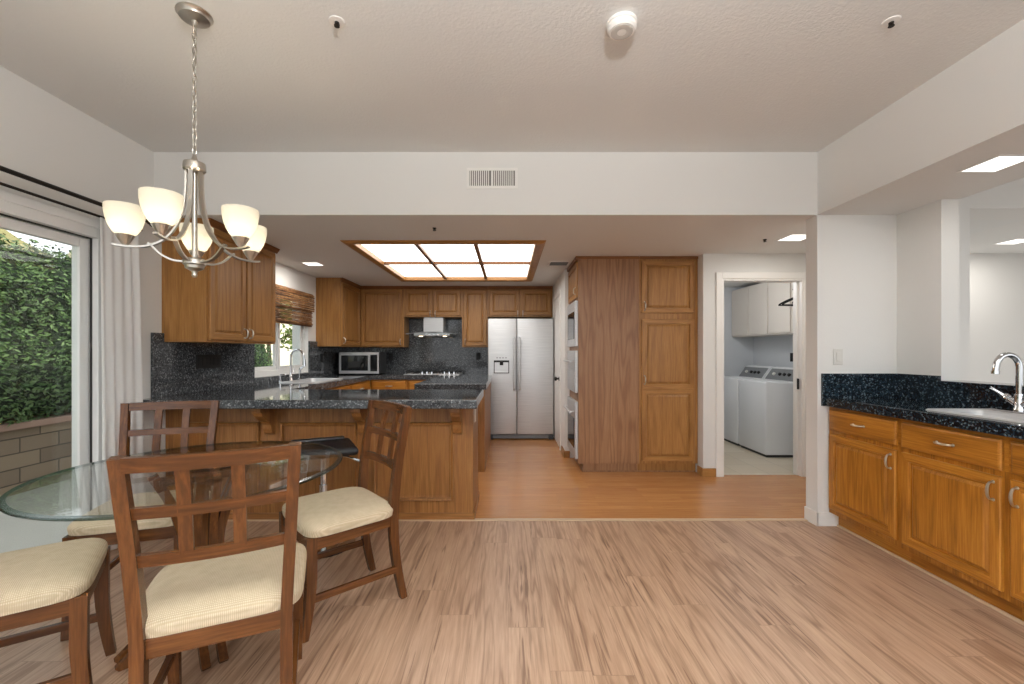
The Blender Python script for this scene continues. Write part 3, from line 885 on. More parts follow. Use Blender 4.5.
# ------------------------------------------------------------------ peninsula
PY0, PY1, PXR = 3.225, 3.76, -0.262
PENC = ((172, 120, 68), (142, 94, 46), (100, 60, 26))
PN = [wood('brown_oak_vertical', *PENC, axis='z'), wood('brown_oak_horizontal', *PENC, axis='x')]
pn = thing('peninsula_cabinet', 'long oak peninsula base with framed panels under the granite breakfast bar', 'cabinet', (0, 0, 0))
mb = MB(); mb.box(XL+0.001, PXR, PY0, PY1, 0, 0.868); mb.build('carcass', PN, pn)
mb = MB(); mb.box(XL+0.001, PXR+0.012, PY0-0.012, PY0, 0.0, 0.055, 0.003); mb.box(PXR, PXR+0.012, PY0, PY1, 0, 0.055, 0.003)
mb.build('base_trim', PN[1], pn)
for (a, b) in ((-2.42, -1.86), (-1.70, -1.13), (-1.00, -0.41)):
    mb = MB()
    def ring(i, y): return [(a+i, y, 0.15+i), (b-i, y, 0.15+i), (b-i, y, 0.735-i), (a+i, y, 0.735-i)]
    L = [(0, PY0+0.001), (0.0, PY0-0.022), (0.006, PY0-0.028), (0.018, PY0-0.024), (0.022, PY0-0.004), (0.034, PY0-0.001)]
    vs = []; fs = []
    for (i, y) in L: vs += ring(i, y)
    for k in range(len(L)-1):
        for e in range(4): fs.append((k*4+e, k*4+(e+1) % 4, k*4+4+(e+1) % 4, k*4+4+e))
    fs.append((20, 21, 22, 23))
    mb.add(vs, fs)
    mb.build('framed_panel', PN, pn)
for xc in (-1.775, -1.075, -0.375):
    mb = MB()
    prof = [(PY0, 0.867), (PY0-0.20, 0.867), (PY0-0.20, 0.835), (PY0-0.185, 0.825), (PY0-0.17, 0.80), (PY0-0.13, 0.77), (PY0-0.085, 0.75),
            (PY0-0.06, 0.72), (PY0-0.055, 0.69), (PY0-0.04, 0.66), (PY0-0.015, 0.645), (PY0, 0.645)]
    mb.prism(prof, xc-0.032, xc+0.032, lambda u, v, w: (w, u, v))
    mb.build('corbel', PN[0], pn)
mb = MB(); mb.box(PXR, PXR+0.006, PY0+0.14, PY0+0.21, 0.71, 0.825, 0.002)
tag(mb.build('outlet_plate', M['plate'], pn), 'white outlet plate')

pc = thing('kitchen_counter', 'grey speckled granite kitchen countertop with breakfast bar overhang', 'countertop', (0, 0, 0))
zb_ = 0.868
CFX = -1.93; CBY = 6.1
mb = MB(); mb.box(XL+0.002, -0.215, 2.955, 3.80, zb_, CT, 0.008, 3)
mb.build('breakfast_bar', M['granite'], pc)
KS = (-2.44, -2.02, 4.55, 5.30)      # kitchen sink outline
mb = MB()
mb.box(XL+0.002, CFX, 3.80, KS[2]+0.02, zb_, CT); mb.box(XL+0.002, KS[0]+0.02, KS[2]+0.02, KS[3]-0.02, zb_, CT)
mb.box(KS[1]-0.02, CFX, KS[2]+0.02, KS[3]-0.02, zb_, CT); mb.box(XL+0.002, CFX, KS[3]-0.02, YB-0.001, zb_, CT)
mb.box(CFX, -0.30, CBY, YB-0.001, zb_, CT)
mb.build('slab', M['granite'], pc)
mb = MB(); mb.box(-0.97, -0.225, 4.45, CBY, zb_, CT, 0.006)
mb.build('side_slab', M['granite'], pc)
mb = MB(); mb.box(XL+0.001, XL+0.021, 3.09, WY0-0.002, CT, 1.40, 0.002); mb.box(XL+0.001, XL+0.021, WY0-0.002, WY1+0.002, CT, WZ0-0.004); mb.box(XL+0.001, XL+0.021, WY1+0.002, YB-0.02, CT, 1.40)
tag(mb.build('backsplash', M['granite']), 'grey granite backsplash along the left wall, around the window sill', 'backsplash')
mb = MB(); mb.box(XL+0.001, -0.31, YB-0.021, YB-0.001, CT, 1.40); mb.box(-1.57, -0.70, YB-0.021, YB-0.001, 1.40, 1.80)
tag(mb.build('backsplash', M['granite']), 'grey granite backsplash on the back wall, rising behind the hood', 'backsplash')

# base cabinets in the kitchen
base_cabinet('oak base cabinet under left counter, nearest the breakfast bar', (CFX-0.03, 3.78, 0), R(90), 0.74, ORT, depth=0.58, fronts=(('dd', 'l'),))
base_cabinet('oak base cabinet under the kitchen window sink', (CFX-0.03, 4.521, 0), R(90), 0.80, ORT, depth=0.58, fronts=(('dd', 'l'), ('dd', 'r')))
base_cabinet('oak drawer cabinet under left counter, before the far corner', (CFX-0.03, 5.322, 0), R(90), 0.76, ORT, depth=0.58, fronts=(('drawers', 'l'),))
base_cabinet('oak drawer cabinet on the back run left of the cooktop', (CFX-0.028, CBY+0.03, 0), 0, 0.53, ORT, depth=0.70, fronts=(('drawers', 'l'),))
base_cabinet('oak drawer cabinet on the back run beneath the cooktop', (CFX-0.028+0.531, CBY+0.03, 0), 0, 0.448, ORT, depth=0.70, fronts=(('drawers', 'l'),))
ib = thing('return_cabinet', 'dark brown oak return cabinet ending in front of the refrigerator', 'cabinet', (0, 0, 0))
mb = MB(); mb.box(-0.95, -0.245, 4.52, CBY-0.02, 0.0, 0.867); mb.build('carcass', PN, ib)
mb = MB(); panel_loops(mb, -0.90, -0.30, 0.12, 0.82, 4.52, 4.508); mb.build('end_panel', PN, ib)

# ------------------------------------------------------------------ wall cabinets
UB = 1.335
wall_cabinet('oak wall cabinet with two doors on the left wall over the breakfast bar', (-2.24, 3.19, 0), R(90), 0.94, UB, KC-0.001, OV, depth=0.329, doors=2, crown_ends=(False, True))
wall_cabinet('oak wall cabinet on the left wall just past the kitchen window', (-2.24, 5.75, 0), R(90), 0.745, UB, KC-0.001, OV, depth=0.329, doors=1, hs=('l',), crown_ends=(False, False))
YU = 6.5
wall_cabinet('oak single-door wall cabinet above the countertop microwave', (-2.237, YU, 0), 0, 0.664, UB, KC-0.001, OV, depth=0.349, doors=1, hs=('r',))
wall_cabinet('short oak two-door wall cabinet above the range hood', (-1.572, YU, 0), 0, 0.876, 1.79, KC-0.001, OV, depth=0.349, doors=2, hz=0.05)
wall_cabinet('narrow oak wall cabinet between range hood and refrigerator', (-0.695, YU, 0), 0, 0.392, UB, KC-0.001, OV, depth=0.349, doors=1, hs=('l',))
wall_cabinet('short oak two-door wall cabinet above the refrigerator', (-0.302, YU, 0), 0, 0.975, 1.79, KC-0.001, OV, depth=0.349, doors=2, hz=0.05)

# ------------------------------------------------------------------ oven tower and pantry
TX, TY0, TY1 = 0.733, 4.47, 5.115
ot = thing('oven_cabinet', 'tall oak cabinet housing the wall ovens, plain grained side', 'cabinet', (TX, TY0, 0))
mb = MB(); W = TY1-TY0; dp = 0.627
ZT = KC-0.001
mb.box(0, dp, 0, W, 0.10, ZT)
mb.box(0.055, dp, 0.055, W, 0, 0.10); 
mb.build('carcass', M['oakp_v'], ot)
mb = MB(); mb.box(0.049, dp, 0.049, 0.055, 0, 0.014, 0.003); mb.box(0.049, 0.055, 0.055, W, 0, 0.014, 0.003); mb.build('toe_trim', M['oakp_v'], ot)
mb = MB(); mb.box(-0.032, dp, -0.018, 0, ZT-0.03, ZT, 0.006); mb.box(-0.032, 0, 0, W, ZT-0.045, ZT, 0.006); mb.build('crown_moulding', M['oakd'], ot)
mb = MB()
bm2 = MB(); panel_loops(bm2, -W+0.02, -0.02, 1.83, 2.20, 0, -0.02)
mb.v = [(p[1], -p[0], p[2]) for p in bm2.v]; mb.f = bm2.f; mb.m = bm2.m
od = mb.build('cabinet_door', OV, ot)
mb = MB(); pts = [(-0.022-0.024*math.sin(math.pi*k/8)**0.7, 0.05, 1.90-0.037*math.cos(math.pi*k/8)) for k in range(9)]
mb.tube(pts, 0.005, 8); mb.build('handle', M['nickel'], od, True)

def oven(name, label, cat, z0, z1, win, handle=True, dark=True):
    t = thing(name, label, cat, (TX, TY0, z0)); h = z1-z0
    mb = MB(); mb.box(-0.03, -0.0005, 0.03, W-0.03, 0, h, 0.004); mb.build('front_panel', M['steel'], t)
    mb = MB(); mb.box(-0.036, -0.029, 0.09, W-0.09, win[0], win[1], 0.003); mb.build('window', M['blackglass'] if dark else M['steel'], t)
    mb = MB(); mb.box(-0.034, -0.029, 0.06, W-0.06, h-0.075, h-0.02, 0.002); mb.build('control_panel', M['steel'], t)
    if handle:
        hz = h-0.115
        mb = MB(); mb.tube([(-0.075, 0.07, hz), (-0.075, W-0.07, hz)], 0.011, 10)
        for yy in (0.11, W-0.11): mb.tube([(-0.03, yy, hz), (-0.075, yy, hz)], 0.008, 8)
        mb.build('handle', M['steel'], t, True)
oven('built_in_microwave', 'stainless built-in microwave at eye height in the oven tower', 'microwave', 1.32, 1.80, (0.08, 0.37), False)
oven('wall_oven', 'stainless wall oven in the middle of the oven tower', 'oven', 0.83, 1.275, (0.07, 0.25), True, False)
oven('wall_oven', 'stainless wall oven lowest in the oven tower near the floor', 'oven', 0.14, 0.74, (0.1, 0.42))

pt = thing('pantry_cabinet', 'tall oak pantry cabinet with upper and lower doors, facing the room', 'cabinet', (1.362, TY0, 0))
mb = MB(); PW = 0.61
mb.box(0, PW, 0, 0.62, 0.10, ZT); mb.box(0, PW, 0.055, 0.62, 0, 0.10); mb.build('carcass', OP, pt)
mb = MB(); mb.box(0, PW, 0.049, 0.055, 0, 0.014, 0.003); mb.build('toe_trim', M['oakp_v'], pt)
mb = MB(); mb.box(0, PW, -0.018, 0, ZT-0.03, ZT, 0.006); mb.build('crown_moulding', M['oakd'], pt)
mb = MB(); panel_loops(mb, 0.022, PW-0.04, 1.665, 2.205, 0, -0.02); d = mb.build('cabinet_door', OP, pt); pull(d, 0.052, 1.735, -0.02)
mb = MB(); panel_loops(mb, 0.022, PW-0.04, 0.875, 1.60, 0, -0.02); panel_loops(mb, 0.022, PW-0.04, 0.13, 0.875, 0, -0.02)
d = mb.build('cabinet_door', OP, pt); pull(d, 0.052, 0.97, -0.02)

# ------------------------------------------------------------------ refrigerator
fx0, fx1, fy = -0.288, 0.652, 6.157
fr = thing('refrigerator', 'stainless side-by-side refrigerator with ice and water dispenser', 'refrigerator', (fx0, fy, 0))
W = fx1-fx0
mb = MB(); mb.box(0.005, W-0.005, 0.07, 0.69, 0.02, 1.735, 0.004); mb.build('cabinet_body', M['steelside'], fr)
mb = MB(); mb.box(0.01, W-0.01, 0.03, 0.07, 0.015, 0.075, 0.003)
for k in range(26): mb.box(0.06+k*0.032, 0.082+k*0.032, 0.025, 0.031, 0.03, 0.062)
mb.build('base_grille', M['greyplastic'], fr)
for xx in (0.0, W-0.07):
    mb = MB(); mb.box(xx, xx+0.07, 0.0, 0.05, 0.005, 0.07, 0.006); mb.build('foot_cover', M['steelside'], fr)
sp = 0.415
for (a, b) in ((0.0, sp-0.003), (sp+0.003, W)):
    mb = MB(); mb.box(a, b, 0.0, 0.065, 0.082, 1.74, 0.012, 3)
    d = mb.build('refrigerator_door', M['steel'], fr, True)
    hx = b-0.035 if a == 0 else a+0.035
    mb = MB(); mb.tube([(hx, -0.005, 1.46), (hx, -0.045, 1.44), (hx, -0.052, 1.36), (hx, -0.052, 0.82), (hx, -0.045, 0.74), (hx, -0.005, 0.72)], 0.0165, 12)
    mb.tube([(hx, -0.001, 1.46), (hx, -0.01, 1.46)], 0.019, 12); mb.tube([(hx, -0.001, 0.72), (hx, -0.01, 0.72)], 0.019, 12)
    mb.build('handle', M['steel'], d, True)
    if a == 0:
        mb = MB(); mb.box(0.085, 0.305, -0.005, 0.0, 0.955, 1.14, 0.003); tag(mb.build('dispenser_frame', M['black'], d))
        mb = MB(); mb.box(0.096, 0.294, -0.008, -0.004, 0.966, 1.112, 0.003); mb.build('dispenser_recess', M['steel'], d)
        mb = MB(); mb.prism([(-0.008, 1.13), (-0.028, 1.12), (-0.018, 1.075), (-0.008, 1.07)], 0.17, 0.22, lambda u, v, w: (w, u, v)); mb.build('dispenser_spout', M['black'], d)
        mb = MB(); mb.box(0.10, 0.29, -0.02, -0.006, 0.965, 0.978, 0.003); mb.build('drip_tray', M['steel'], d)
        mb = MB()
        for k in range(4): mb.box(0.12+k*0.042, 0.145+k*0.042, -0.003, -0.001, 1.17, 1.183)
        mb.build('dispenser_buttons', M['greyplastic'], d)

# ------------------------------------------------------------------ range hood, cooktop, microwave, sink, faucet
hd = thing('range_hood', 'stainless chimney range hood with curved glass canopy', 'range hood', (-1.135, YB-0.0215, 1.5))
mb = MB(); mb.box(-0.15, 0.15, -0.29, 0, 0.06, 0.289, 0.003); mb.build('chimney', M['steel'], hd)
mb = MB(); mb.box(-0.27, 0.27, -0.42, 0, 0.0, 0.045, 0.006); mb.box(-0.17, 0.17, -0.31, 0, 0.045, 0.062, 0.003); mb.build('motor_housing', M['steel'], hd)
mb = MB()
arc = [(-0.37+0.74*k/20, 0.046+0.030*(1-((k-10)/10)**2)-0.022) for k in range(21)]
mb.ribbon(arc, 0.008, -0.50, -0.01, lambda u, v, w: (u, w, v+0.0)); mb.build('glass_canopy', M['hoodglass'], hd, True)
mb = MB(); mb.ribbon(arc, 0.012, -0.506, -0.498, lambda u, v, w: (u, w, v)); mb.build('canopy_trim', M['greyplastic'], hd)
mb = MB()
for k in range(4): mb.cyl((-0.09+0.06*k, -0.421, 0.022), (-0.09+0.06*k, -0.426, 0.022), 0.008)
mb.build('control_button', M['chrome'], hd, True)
mb = MB()
for xx in (-0.18, 0.18): mb.cyl((xx, -0.33, 0.0005), (xx, -0.33, -0.006), 0.03)
mb.build('hood_lamp', emis('hood_lamp_glow', (1, 0.8, 0.5), 4.0), hd)

ck = thing('gas_cooktop', 'stainless gas cooktop set in the back counter under the hood', 'cooktop', (-1.10, 6.42, CT+0.0005))
mb = MB(); mb.box(-0.40, 0.40, -0.25, 0.25, 0, 0.012, 0.005); mb.build('tray', M['steel'], ck)
for (bx, by) in ((-0.26, -0.08), (-0.26, 0.13), (0.26, -0.08), (0.26, 0.13), (0.0, 0.04)):
    mb = MB(); mb.lathe([(0, 0.012), (0.045, 0.012), (0.045, 0.02), (0.03, 0.021), (0.03, 0.027), (0, 0.028)], (bx, by, 0), 16)
    mb.build('burner', M['black'], ck, True)
for gx in (-0.26, 0.0, 0.26):
    mb = MB()
    for yy in (-0.17, 0.22): mb.box(gx-0.115, gx+0.115, yy-0.005, yy+0.005, 0.03, 0.04)
    for xx in (-0.11, 0.0, 0.11): mb.box(gx+xx-0.005, gx+xx+0.005, -0.17, 0.22, 0.03, 0.042)
    for xx in (-0.11, 0.11):
        for yy in (-0.17, 0.22): mb.box(gx+xx-0.006, gx+xx+0.006, yy-0.006, yy+0.006, 0.012, 0.03)
    mb.build('grate', M['black'], ck)
for kx in (-0.14, -0.07, 0.0, 0.18, 0.25, 0.32):
    mb = MB(); mb.lathe([(0, 0.012), (0.024, 0.012), (0.022, 0.018), (0.017, 0.02), (0.015, 0.045), (0.0, 0.046)], (kx, -0.215, 0), 14)
    mb.build('control_knob', M['chrome'], ck, True)

mw = thing('countertop_microwave', 'stainless countertop microwave in the far left corner of the counter', 'microwave', (-2.44, 6.2, CT+0.001))
mb = MB(); mb.box(0, 0.575, 0.02, 0.40, 0.015, 0.325, 0.006); mb.build('housing', M['steelside'], mw)
mb = MB(); mb.box(0.0, 0.575, 0.0, 0.02, 0.015, 0.325, 0.005); mb.build('front_panel', M['steel'], mw)
mb = MB(); mb.box(0.035, 0.42, -0.006, 0.001, 0.06, 0.28, 0.004); mb.build('door_window', M['blackglass'], mw)
mb = MB(); mb.box(0.455, 0.555, -0.005, 0.001, 0.05, 0.29, 0.003); mb.build('keypad', M['blackglass'], mw)
mb = MB(); mb.tube([(0.437, 0, 0.07), (0.437, -0.03, 0.085), (0.437, -0.03, 0.255), (0.437, 0, 0.27)], 0.008, 8); mb.build('handle', M['steel'], mw, True)
mb = MB()
for xx in (0.06, 0.515):
    for yy in (0.06, 0.34): mb.cyl((xx, yy, 0), (xx, yy, 0.016), 0.015)
mb.build('feet', M['black'], mw)

ks = thing('kitchen_sink', 'drop-in sink under the kitchen window', 'sink', (0, 0, CT))
mb = MB(); sink_mesh(mb, KS, (KS[0]+0.03, KS[1]-0.03, KS[2]+0.03, KS[3]-0.03), 0.17, 0.01); mb.build('basin', M['steel'], ks, True, 50)
kf = thing('kitchen_faucet', 'tall arched chrome kitchen faucet in front of the window', 'faucet', (-2.49, 4.93, CT+0.0005))
mb = MB(); mb.lathe([(0, 0), (0.027, 0), (0.027, 0.012), (0.018, 0.025), (0.016, 0.09), (0.0, 0.09)]); mb.build('body', M['chrome'], kf, True)
pts = [(0, 0, 0.09), (0, 0, 0.27)]+[(0.075-0.075*math.cos(math.pi*k/10), 0, 0.27+0.085*math.sin(math.pi*k/10)) for k in range(1, 11)]+[(0.152, 0, 0.235)]
mb = MB(); mb.tube(pts, 0.0115, 12); mb.tube([(0.152, 0, 0.245), (0.155, 0, 0.165)], [0.015, 0.018], 12); mb.build('spout', M['chrome'], kf, True)
mb = MB(); mb.tube([(0.0, 0.015, 0.06), (0.0, 0.045, 0.065)], 0.011, 10); mb.tube([(0.0, 0.04, 0.065), (0.015, 0.06, 0.15)], [0.008, 0.005], 8); mb.build('lever_handle', M['chrome'], kf, True)
for (yy, nm, lb, ct_) in ((4.70, 'soap_dispenser', 'small chrome soap pump left of the kitchen faucet', 'soap dispenser'), (5.13, 'sink_sprayer', 'chrome side sprayer right of the kitchen faucet', 'sprayer')):
    sp_ = thing(nm, lb, ct_, (-2.49, yy, CT+0.0005))
    mb = MB(); mb.lathe([(0, 0), (0.02, 0), (0.02, 0.01), (0.012, 0.016), (0.011, 0.06), (0, 0.062)], n=16); mb.build('body', M['chrome'], sp_, True)
    mb = MB()
    if nm == 'soap_dispenser': mb.tube([(0, 0, 0.06), (0, 0, 0.085), (0.05, 0, 0.085), (0.055, 0, 0.075)], 0.006, 8)
    else: mb.tube([(0, 0, 0.06), (0.01, 0, 0.13), (0.05, 0.01, 0.16)], [0.011, 0.014, 0.012], 10)
    mb.build('nozzle', M['chrome'], sp_, True)

# ------------------------------------------------------------------ bamboo blind
bb = thing('bamboo_blind', 'brown woven bamboo roman blind drawn halfway over the kitchen window', 'blind', (XL+0.004, 0, 0))
mb = MB(); mb.box(0.0, 0.05, WY0-0.06, WY1+0.03, 1.965, 2.0, 0.004); mb.build('head_rail', M['bamboo'], bb)
mb = MB()
for k in range(9): mb.box(0.050+0.004*(k % 2), 0.062+0.004*(k % 2), WY0-0.06, WY1+0.03, 1.99-0.024*(k+1), 1.99-0.024*k-0.006)
mb.build('valance', M['bamboo'], bb)
mb = MB()
for k in range(12):
    x = 0.022+0.005*(k % 3)
    mb.box(x, x+0.012, WY0-0.05, WY1+0.02, 1.80-0.0165*(k+1), 1.80-0.0165*k-0.004)
for k in range(4):
    mb.box(0.014, 0.05-0.004*k, WY0-0.05, WY1+0.02, 1.612-0.010*k, 1.619-0.010*k)
mb.build('folded_slats', M['bamboo'], bb)

# ------------------------------------------------------------------ kitchen light box
lb = thing('ceiling_light_box', 'large oak-framed ceiling light box with six bright panels', 'ceiling light', (0, 0, KC))
def frame_ring(mb, x0, x1, y0, y1, prof):
    n = len(prof)
    vs = []
    for (cx, cy, sx, sy) in ((x0, y0, -1, -1), (x1, y0, 1, -1), (x1, y1, 1, 1), (x0, y1, -1, 1)):
        for (o, z) in prof: vs.append((cx+sx*o, cy+sy*o, z))
    fs = []
    for c in range(4):
        d = (c+1) % 4
        for k in range(n): fs.append((c*n+k, c*n+(k+1) % n, d*n+(k+1) % n, d*n+k))
    mb.add(vs, fs)
mb = MB(); frame_ring(mb, LX0, LX1, LY0, LY1, [(0.0, 0.05), (-0.015, 0.05), (-0.015, -0.012), (0.0, -0.02), (0.03, -0.026), (0.055, -0.02), (0.075, -0.004), (0.075, -0.0005), (0.0, -0.0005)])
mb.build('frame', M['oak_h'], lb)
cw = (LX1-LX0-0.03)/3; rw = (LY1-LY0-0.03)/2
mb = MB()
for k in (1, 2): mb.box(LX0+0.015+cw*k-0.019, LX0+0.015+cw*k+0.019, LY0+0.015, LY1-0.015, 0.002, 0.03)
mb.box(LX0+0.015, LX1-0.015, LY0+0.015+rw-0.024, LY0+0.015+rw+0.024, 0.0025, 0.0305)
mb.build('divider', M['oakd'], lb)
for i in range(3):
    for j in range(2):
        mb = MB(); mb.box(LX0+0.017+cw*i, LX0+0.013+cw*(i+1), LY0+0.017+rw*j, LY0+0.013+rw*(j+1), 0.032, 0.04)
        mb.build('diffuser', M['panel_light'], lb)

def can(label, x, y, s=0.20, power=9.0):
    t = thing('recessed_light', label, 'ceiling light', (x, y, KC))
    mb = MB(); frame_ring(mb, -s/2, s/2, -s/2, s/2, [(0.0, -0.0005), (0.014, -0.0005), (0.014, -0.003), (0.0, -0.005)]); mb.build('trim_ring', M['trim'], t)
    mb = MB(); mb.box(-s/2, s/2, -s/2, s/2, -0.0045, -0.0005); mb.build('lens', M['can_light'], t)
    L = bpy.data.lights.new('recessed_lamp', 'AREA'); L.energy = power; L.size = s*0.9; L.color = (1.0, 0.95, 0.88)
    lo_ = bpy.data.objects.new('recessed_lamp', L); COL.objects.link(lo_); lo_.parent = t; lo_.location = (0, 0, -0.012)
can('square recessed light in the kitchen ceiling near the bamboo blind', -2.20, 4.85, 0.17, 3.5)
can('square recessed light in front of the laundry doorway', 2.50, 3.73, 0.20, 4)
can('square recessed light in the soffit over the wet bar', 2.58, 2.27, 0.185, 2)
can('square recessed light in the next room beyond the pass-through', 4.56, 3.86, 0.18, 4)

# ------------------------------------------------------------------ ceiling fittings
sm = thing('smoke_detector', 'round white smoke detector on the high ceiling', 'smoke detector', (0.50, 1.89, DC))
mb = MB(); mb.lathe([(0, 0), (0.062, 0), (0.066, -0.004), (0.066, -0.016), (0.060, -0.018), (0.060, -0.021), (0.064, -0.022), (0.062, -0.036), (0.054, -0.044), (0, -0.046)], n=36); mb.build('housing', M['trim'], sm, True)
mb = MB(); mb.lathe([(0.02, -0.046), (0.035, -0.0475), (0.047, -0.046), (0.047, -0.044), (0.02, -0.044)], n=30); mb.build('sounder_ring', plain('light_grey_plastic', (196, 194, 190), 0.5), sm, True)
mb = MB(); mb.cyl((0.03, -0.03, -0.043), (0.03, -0.03, -0.047), 0.006); mb.build('test_button', M['plate'], sm)

def sprinkler(label, x, y, z, white=True):
    t = thing('fire_sprinkler', label, 'sprinkler', (x, y, z))
    mb = MB(); rr = 0.034 if white else 0.016; mb.lathe([(0, 0), (rr, 0), (rr-0.001, -0.004), (0.012, -0.006), (0, -0.006)], n=22); mb.build('escutcheon', M['trim'] if white else M['bronze'], t, True)
    mb = MB(); mb.lathe([(0, -0.006), (0.010, -0.006), (0.009, -0.012), (0.004, -0.014), (0.004, -0.02), (0.012, -0.021), (0.012, -0.023), (0, -0.023)], n=14)
    mb.tube([(0.008, 0, -0.011), (0.011, 0, -0.016), (0.005, 0, -0.021)], 0.0025, 6); mb.tube([(-0.008, 0, -0.011), (-0.011, 0, -0.016), (-0.005, 0, -0.021)], 0.0025, 6)
    mb.build('sprinkler_head', M['bronze'], t, True)
sprinkler('white fire sprinkler on high ceiling between chandelier and smoke detector', -0.75, 1.885, DC)
sprinkler('white fire sprinkler on high ceiling right of the smoke detector', 1.68, 1.885, DC)
sprinkler('dark fire sprinkler on kitchen ceiling in front of the light box', -0.59, 3.45, KC, False)
sprinkler('dark fire sprinkler on kitchen ceiling by the doorway recessed light', 2.27, 3.80, KC, False)

vt = thing('air_vent', 'white return air grille on the header between dining and kitchen', 'vent', (-0.115, YH-0.0005, 2.52))
mb = MB(); mb.box(-0.185, 0.185, -0.006, 0, -0.075, -0.055, 0.002); mb.box(-0.185, 0.185, -0.006, 0, 0.055, 0.075, 0.002); mb.box(-0.185, -0.165, -0.006, 0, -0.055, 0.055, 0.002); mb.box(0.165, 0.185, -0.006, 0, -0.055, 0.055, 0.002); mb.box(-0.008, 0.008, -0.007, 0, -0.055, 0.055, 0.002)
mb.build('frame', M['trim'], vt)
mb = MB(); mb.box(-0.165, 0.165, -0.001, 0, -0.055, 0.055); mb.build('duct_shade_sheet', plain('duct_shade_grey', (120, 118, 114), 0.9), vt)  # flat grey sheet, the duct's shade put into its colour
for k in range(22):
    x = -0.158+0.0147*k
    if abs(x) < 0.012: continue
    mb = MB(); mb.box(x-0.0035, x+0.0035, -0.006, -0.001, -0.055, 0.055); mb.build('louver', M['trim'], vt)
v2 = thing('ceiling_vent', 'small ceiling air vent near the top of the oven tower', 'vent', (0.60, 4.82, KC))
mb = MB(); frame_ring(mb, -0.13, 0.07, -0.10, 0.10, [(0, -0.0005), (0.02, -0.0005), (0.02, -0.006), (0, -0.008)]); mb.build('frame', M['trim'], v2)
for k in range(9):
    mb = MB(); mb.box(-0.128, 0.068, -0.093+0.0225*k, -0.087+0.0225*k, -0.007, -0.001); mb.build('louver', M['greyplastic'], v2)

# ------------------------------------------------------------------ curtain and rods
rod = thing('curtain_rod', 'dark double curtain rod above the sliding door', 'curtain rod', (0, 0, 0))
mb = MB(); mb.tube([(-2.47, -0.2, 2.155), (-2.47, 2.95, 2.155)], 0.0125, 12); mb.build('front_pole', M['bronze'], rod, True)
mb = MB(); mb.tube([(-2.515, -0.2, 2.095), (-2.515, 2.95, 2.095)], 0.008, 12); mb.build('rear_pole', M['bronze'], rod, True)
mb = MB(); Mf = Matrix.Rotation(R(-90), 3, 'X')
mb.lathe([(0, 0), (0.014, 0), (0.018, 0.01), (0.014, 0.02), (0.026, 0.035), (0.028, 0.05), (0.018, 0.065), (0, 0.07)], (-2.47, 2.95, 2.155), 16, 0, Mf); mb.build('finial', M['bronze'], rod, True)
for yy in (0.1, 2.90):
    mb = MB(); mb.box(XL, XL+0.008, yy-0.015, yy+0.015, 2.06, 2.19, 0.002); mb.box(XL+0.008, -2.47, yy-0.006, yy+0.006, 2.135, 2.143); mb.box(XL+0.008, -2.515, yy-0.006, yy+0.006, 2.082, 2.088); mb.build('bracket', M['bronze'], rod)
cu = MB(); nU, nV = 90, 14
vs = []; fs = []
for v in range(nV+1):
    z = 0.02+(2.085-0.02)*v/nV; f = v/nV
    y0 = 2.63; y1 = 2.90+0.045*(1-f)**0.8
    for u in range(nU+1):
        q = u/nU
        amp = 0.009+0.005*math.sin(3*f+q*5)
        vs.append((-2.50+0.02*(1-f)+amp*math.sin(q*math.pi*9+0.5*math.sin(2.2*f+q*3)), y0+(y1-y0)*q, z))
for v in range(nV):
    for u in range(nU): a = v*(nU+1)+u; fs.append((a, a+1, a+nU+2, a+nU+1))
cu.add(vs, fs)
co = cu.build('curtain', M['curtain'], None, True, 180)
tag(co, 'sheer white curtain bunched beside the sliding door', 'curtain')
sm_ = co.modifiers.new('thickness', 'SOLIDIFY'); sm_.thickness = 0.0015

# ------------------------------------------------------------------ chandelier
HX, HY = -1.345, 1.845
chn = thing('chandelier', 'brushed nickel five-arm chandelier with white glass shades', 'chandelier', (HX, HY, 0))
mb = MB(); mb.lathe([(0, DC), (0.066, DC), (0.068, DC-0.006), (0.060, DC-0.012), (0.056, DC-0.022), (0.03, DC-0.028), (0.012, DC-0.032), (0.008, DC-0.05), (0, DC-0.05)], n=36); mb.build('canopy', M['nickel'], chn, True)
mb = MB(); z = DC-0.046; k = 0; zt = 2.105
nl = int((z-zt)/0.030); step = (z-zt)/nl
for k in range(nl):
    zc = z-step*(k+0.5); pts = []
    for j in range(12):
        a = 2*math.pi*j/12; p, q = 0.0085*math.cos(a), 0.021*math.sin(a)
        pts.append((p, 0, zc+q) if k % 2 else (0, p, zc+q))
    mb.tube(pts, 0.0022, 6, close=True)
mb.tube([(0.004*math.sin(i*0.9), 0.004*math.cos(i*0.9), z-(z-zt)*i/30) for i in range(31)], 0.0018, 6)
mb.build('chain', M['nickel'], chn, True)
mb = MB(); mb.lathe([(0, 2.105), (0.006, 2.105), (0.012, 2.085), (0.02, 2.075), (0.04, 2.07), (0.042, 2.06), (0.042, 2.04), (0.036, 2.032), (0, 2.032)]); mb.build('top_hub', M['nickel'], chn, True)
mb = MB(); mb.cyl((0, 0, 2.04), (0, 0, 1.63), 0.010); mb.build('center_stem', M['nickel'], chn, True)
mb = MB(); mb.lathe([(0, 1.66), (0.035, 1.66), (0.042, 1.652), (0.042, 1.635), (0.036, 1.63), (0.034, 1.618), (0.012, 1.606), (0.009, 1.596), (0.011, 1.588), (0.006, 1.58), (0, 1.579)]); mb.build('bottom_hub', M['nickel'], chn, True)
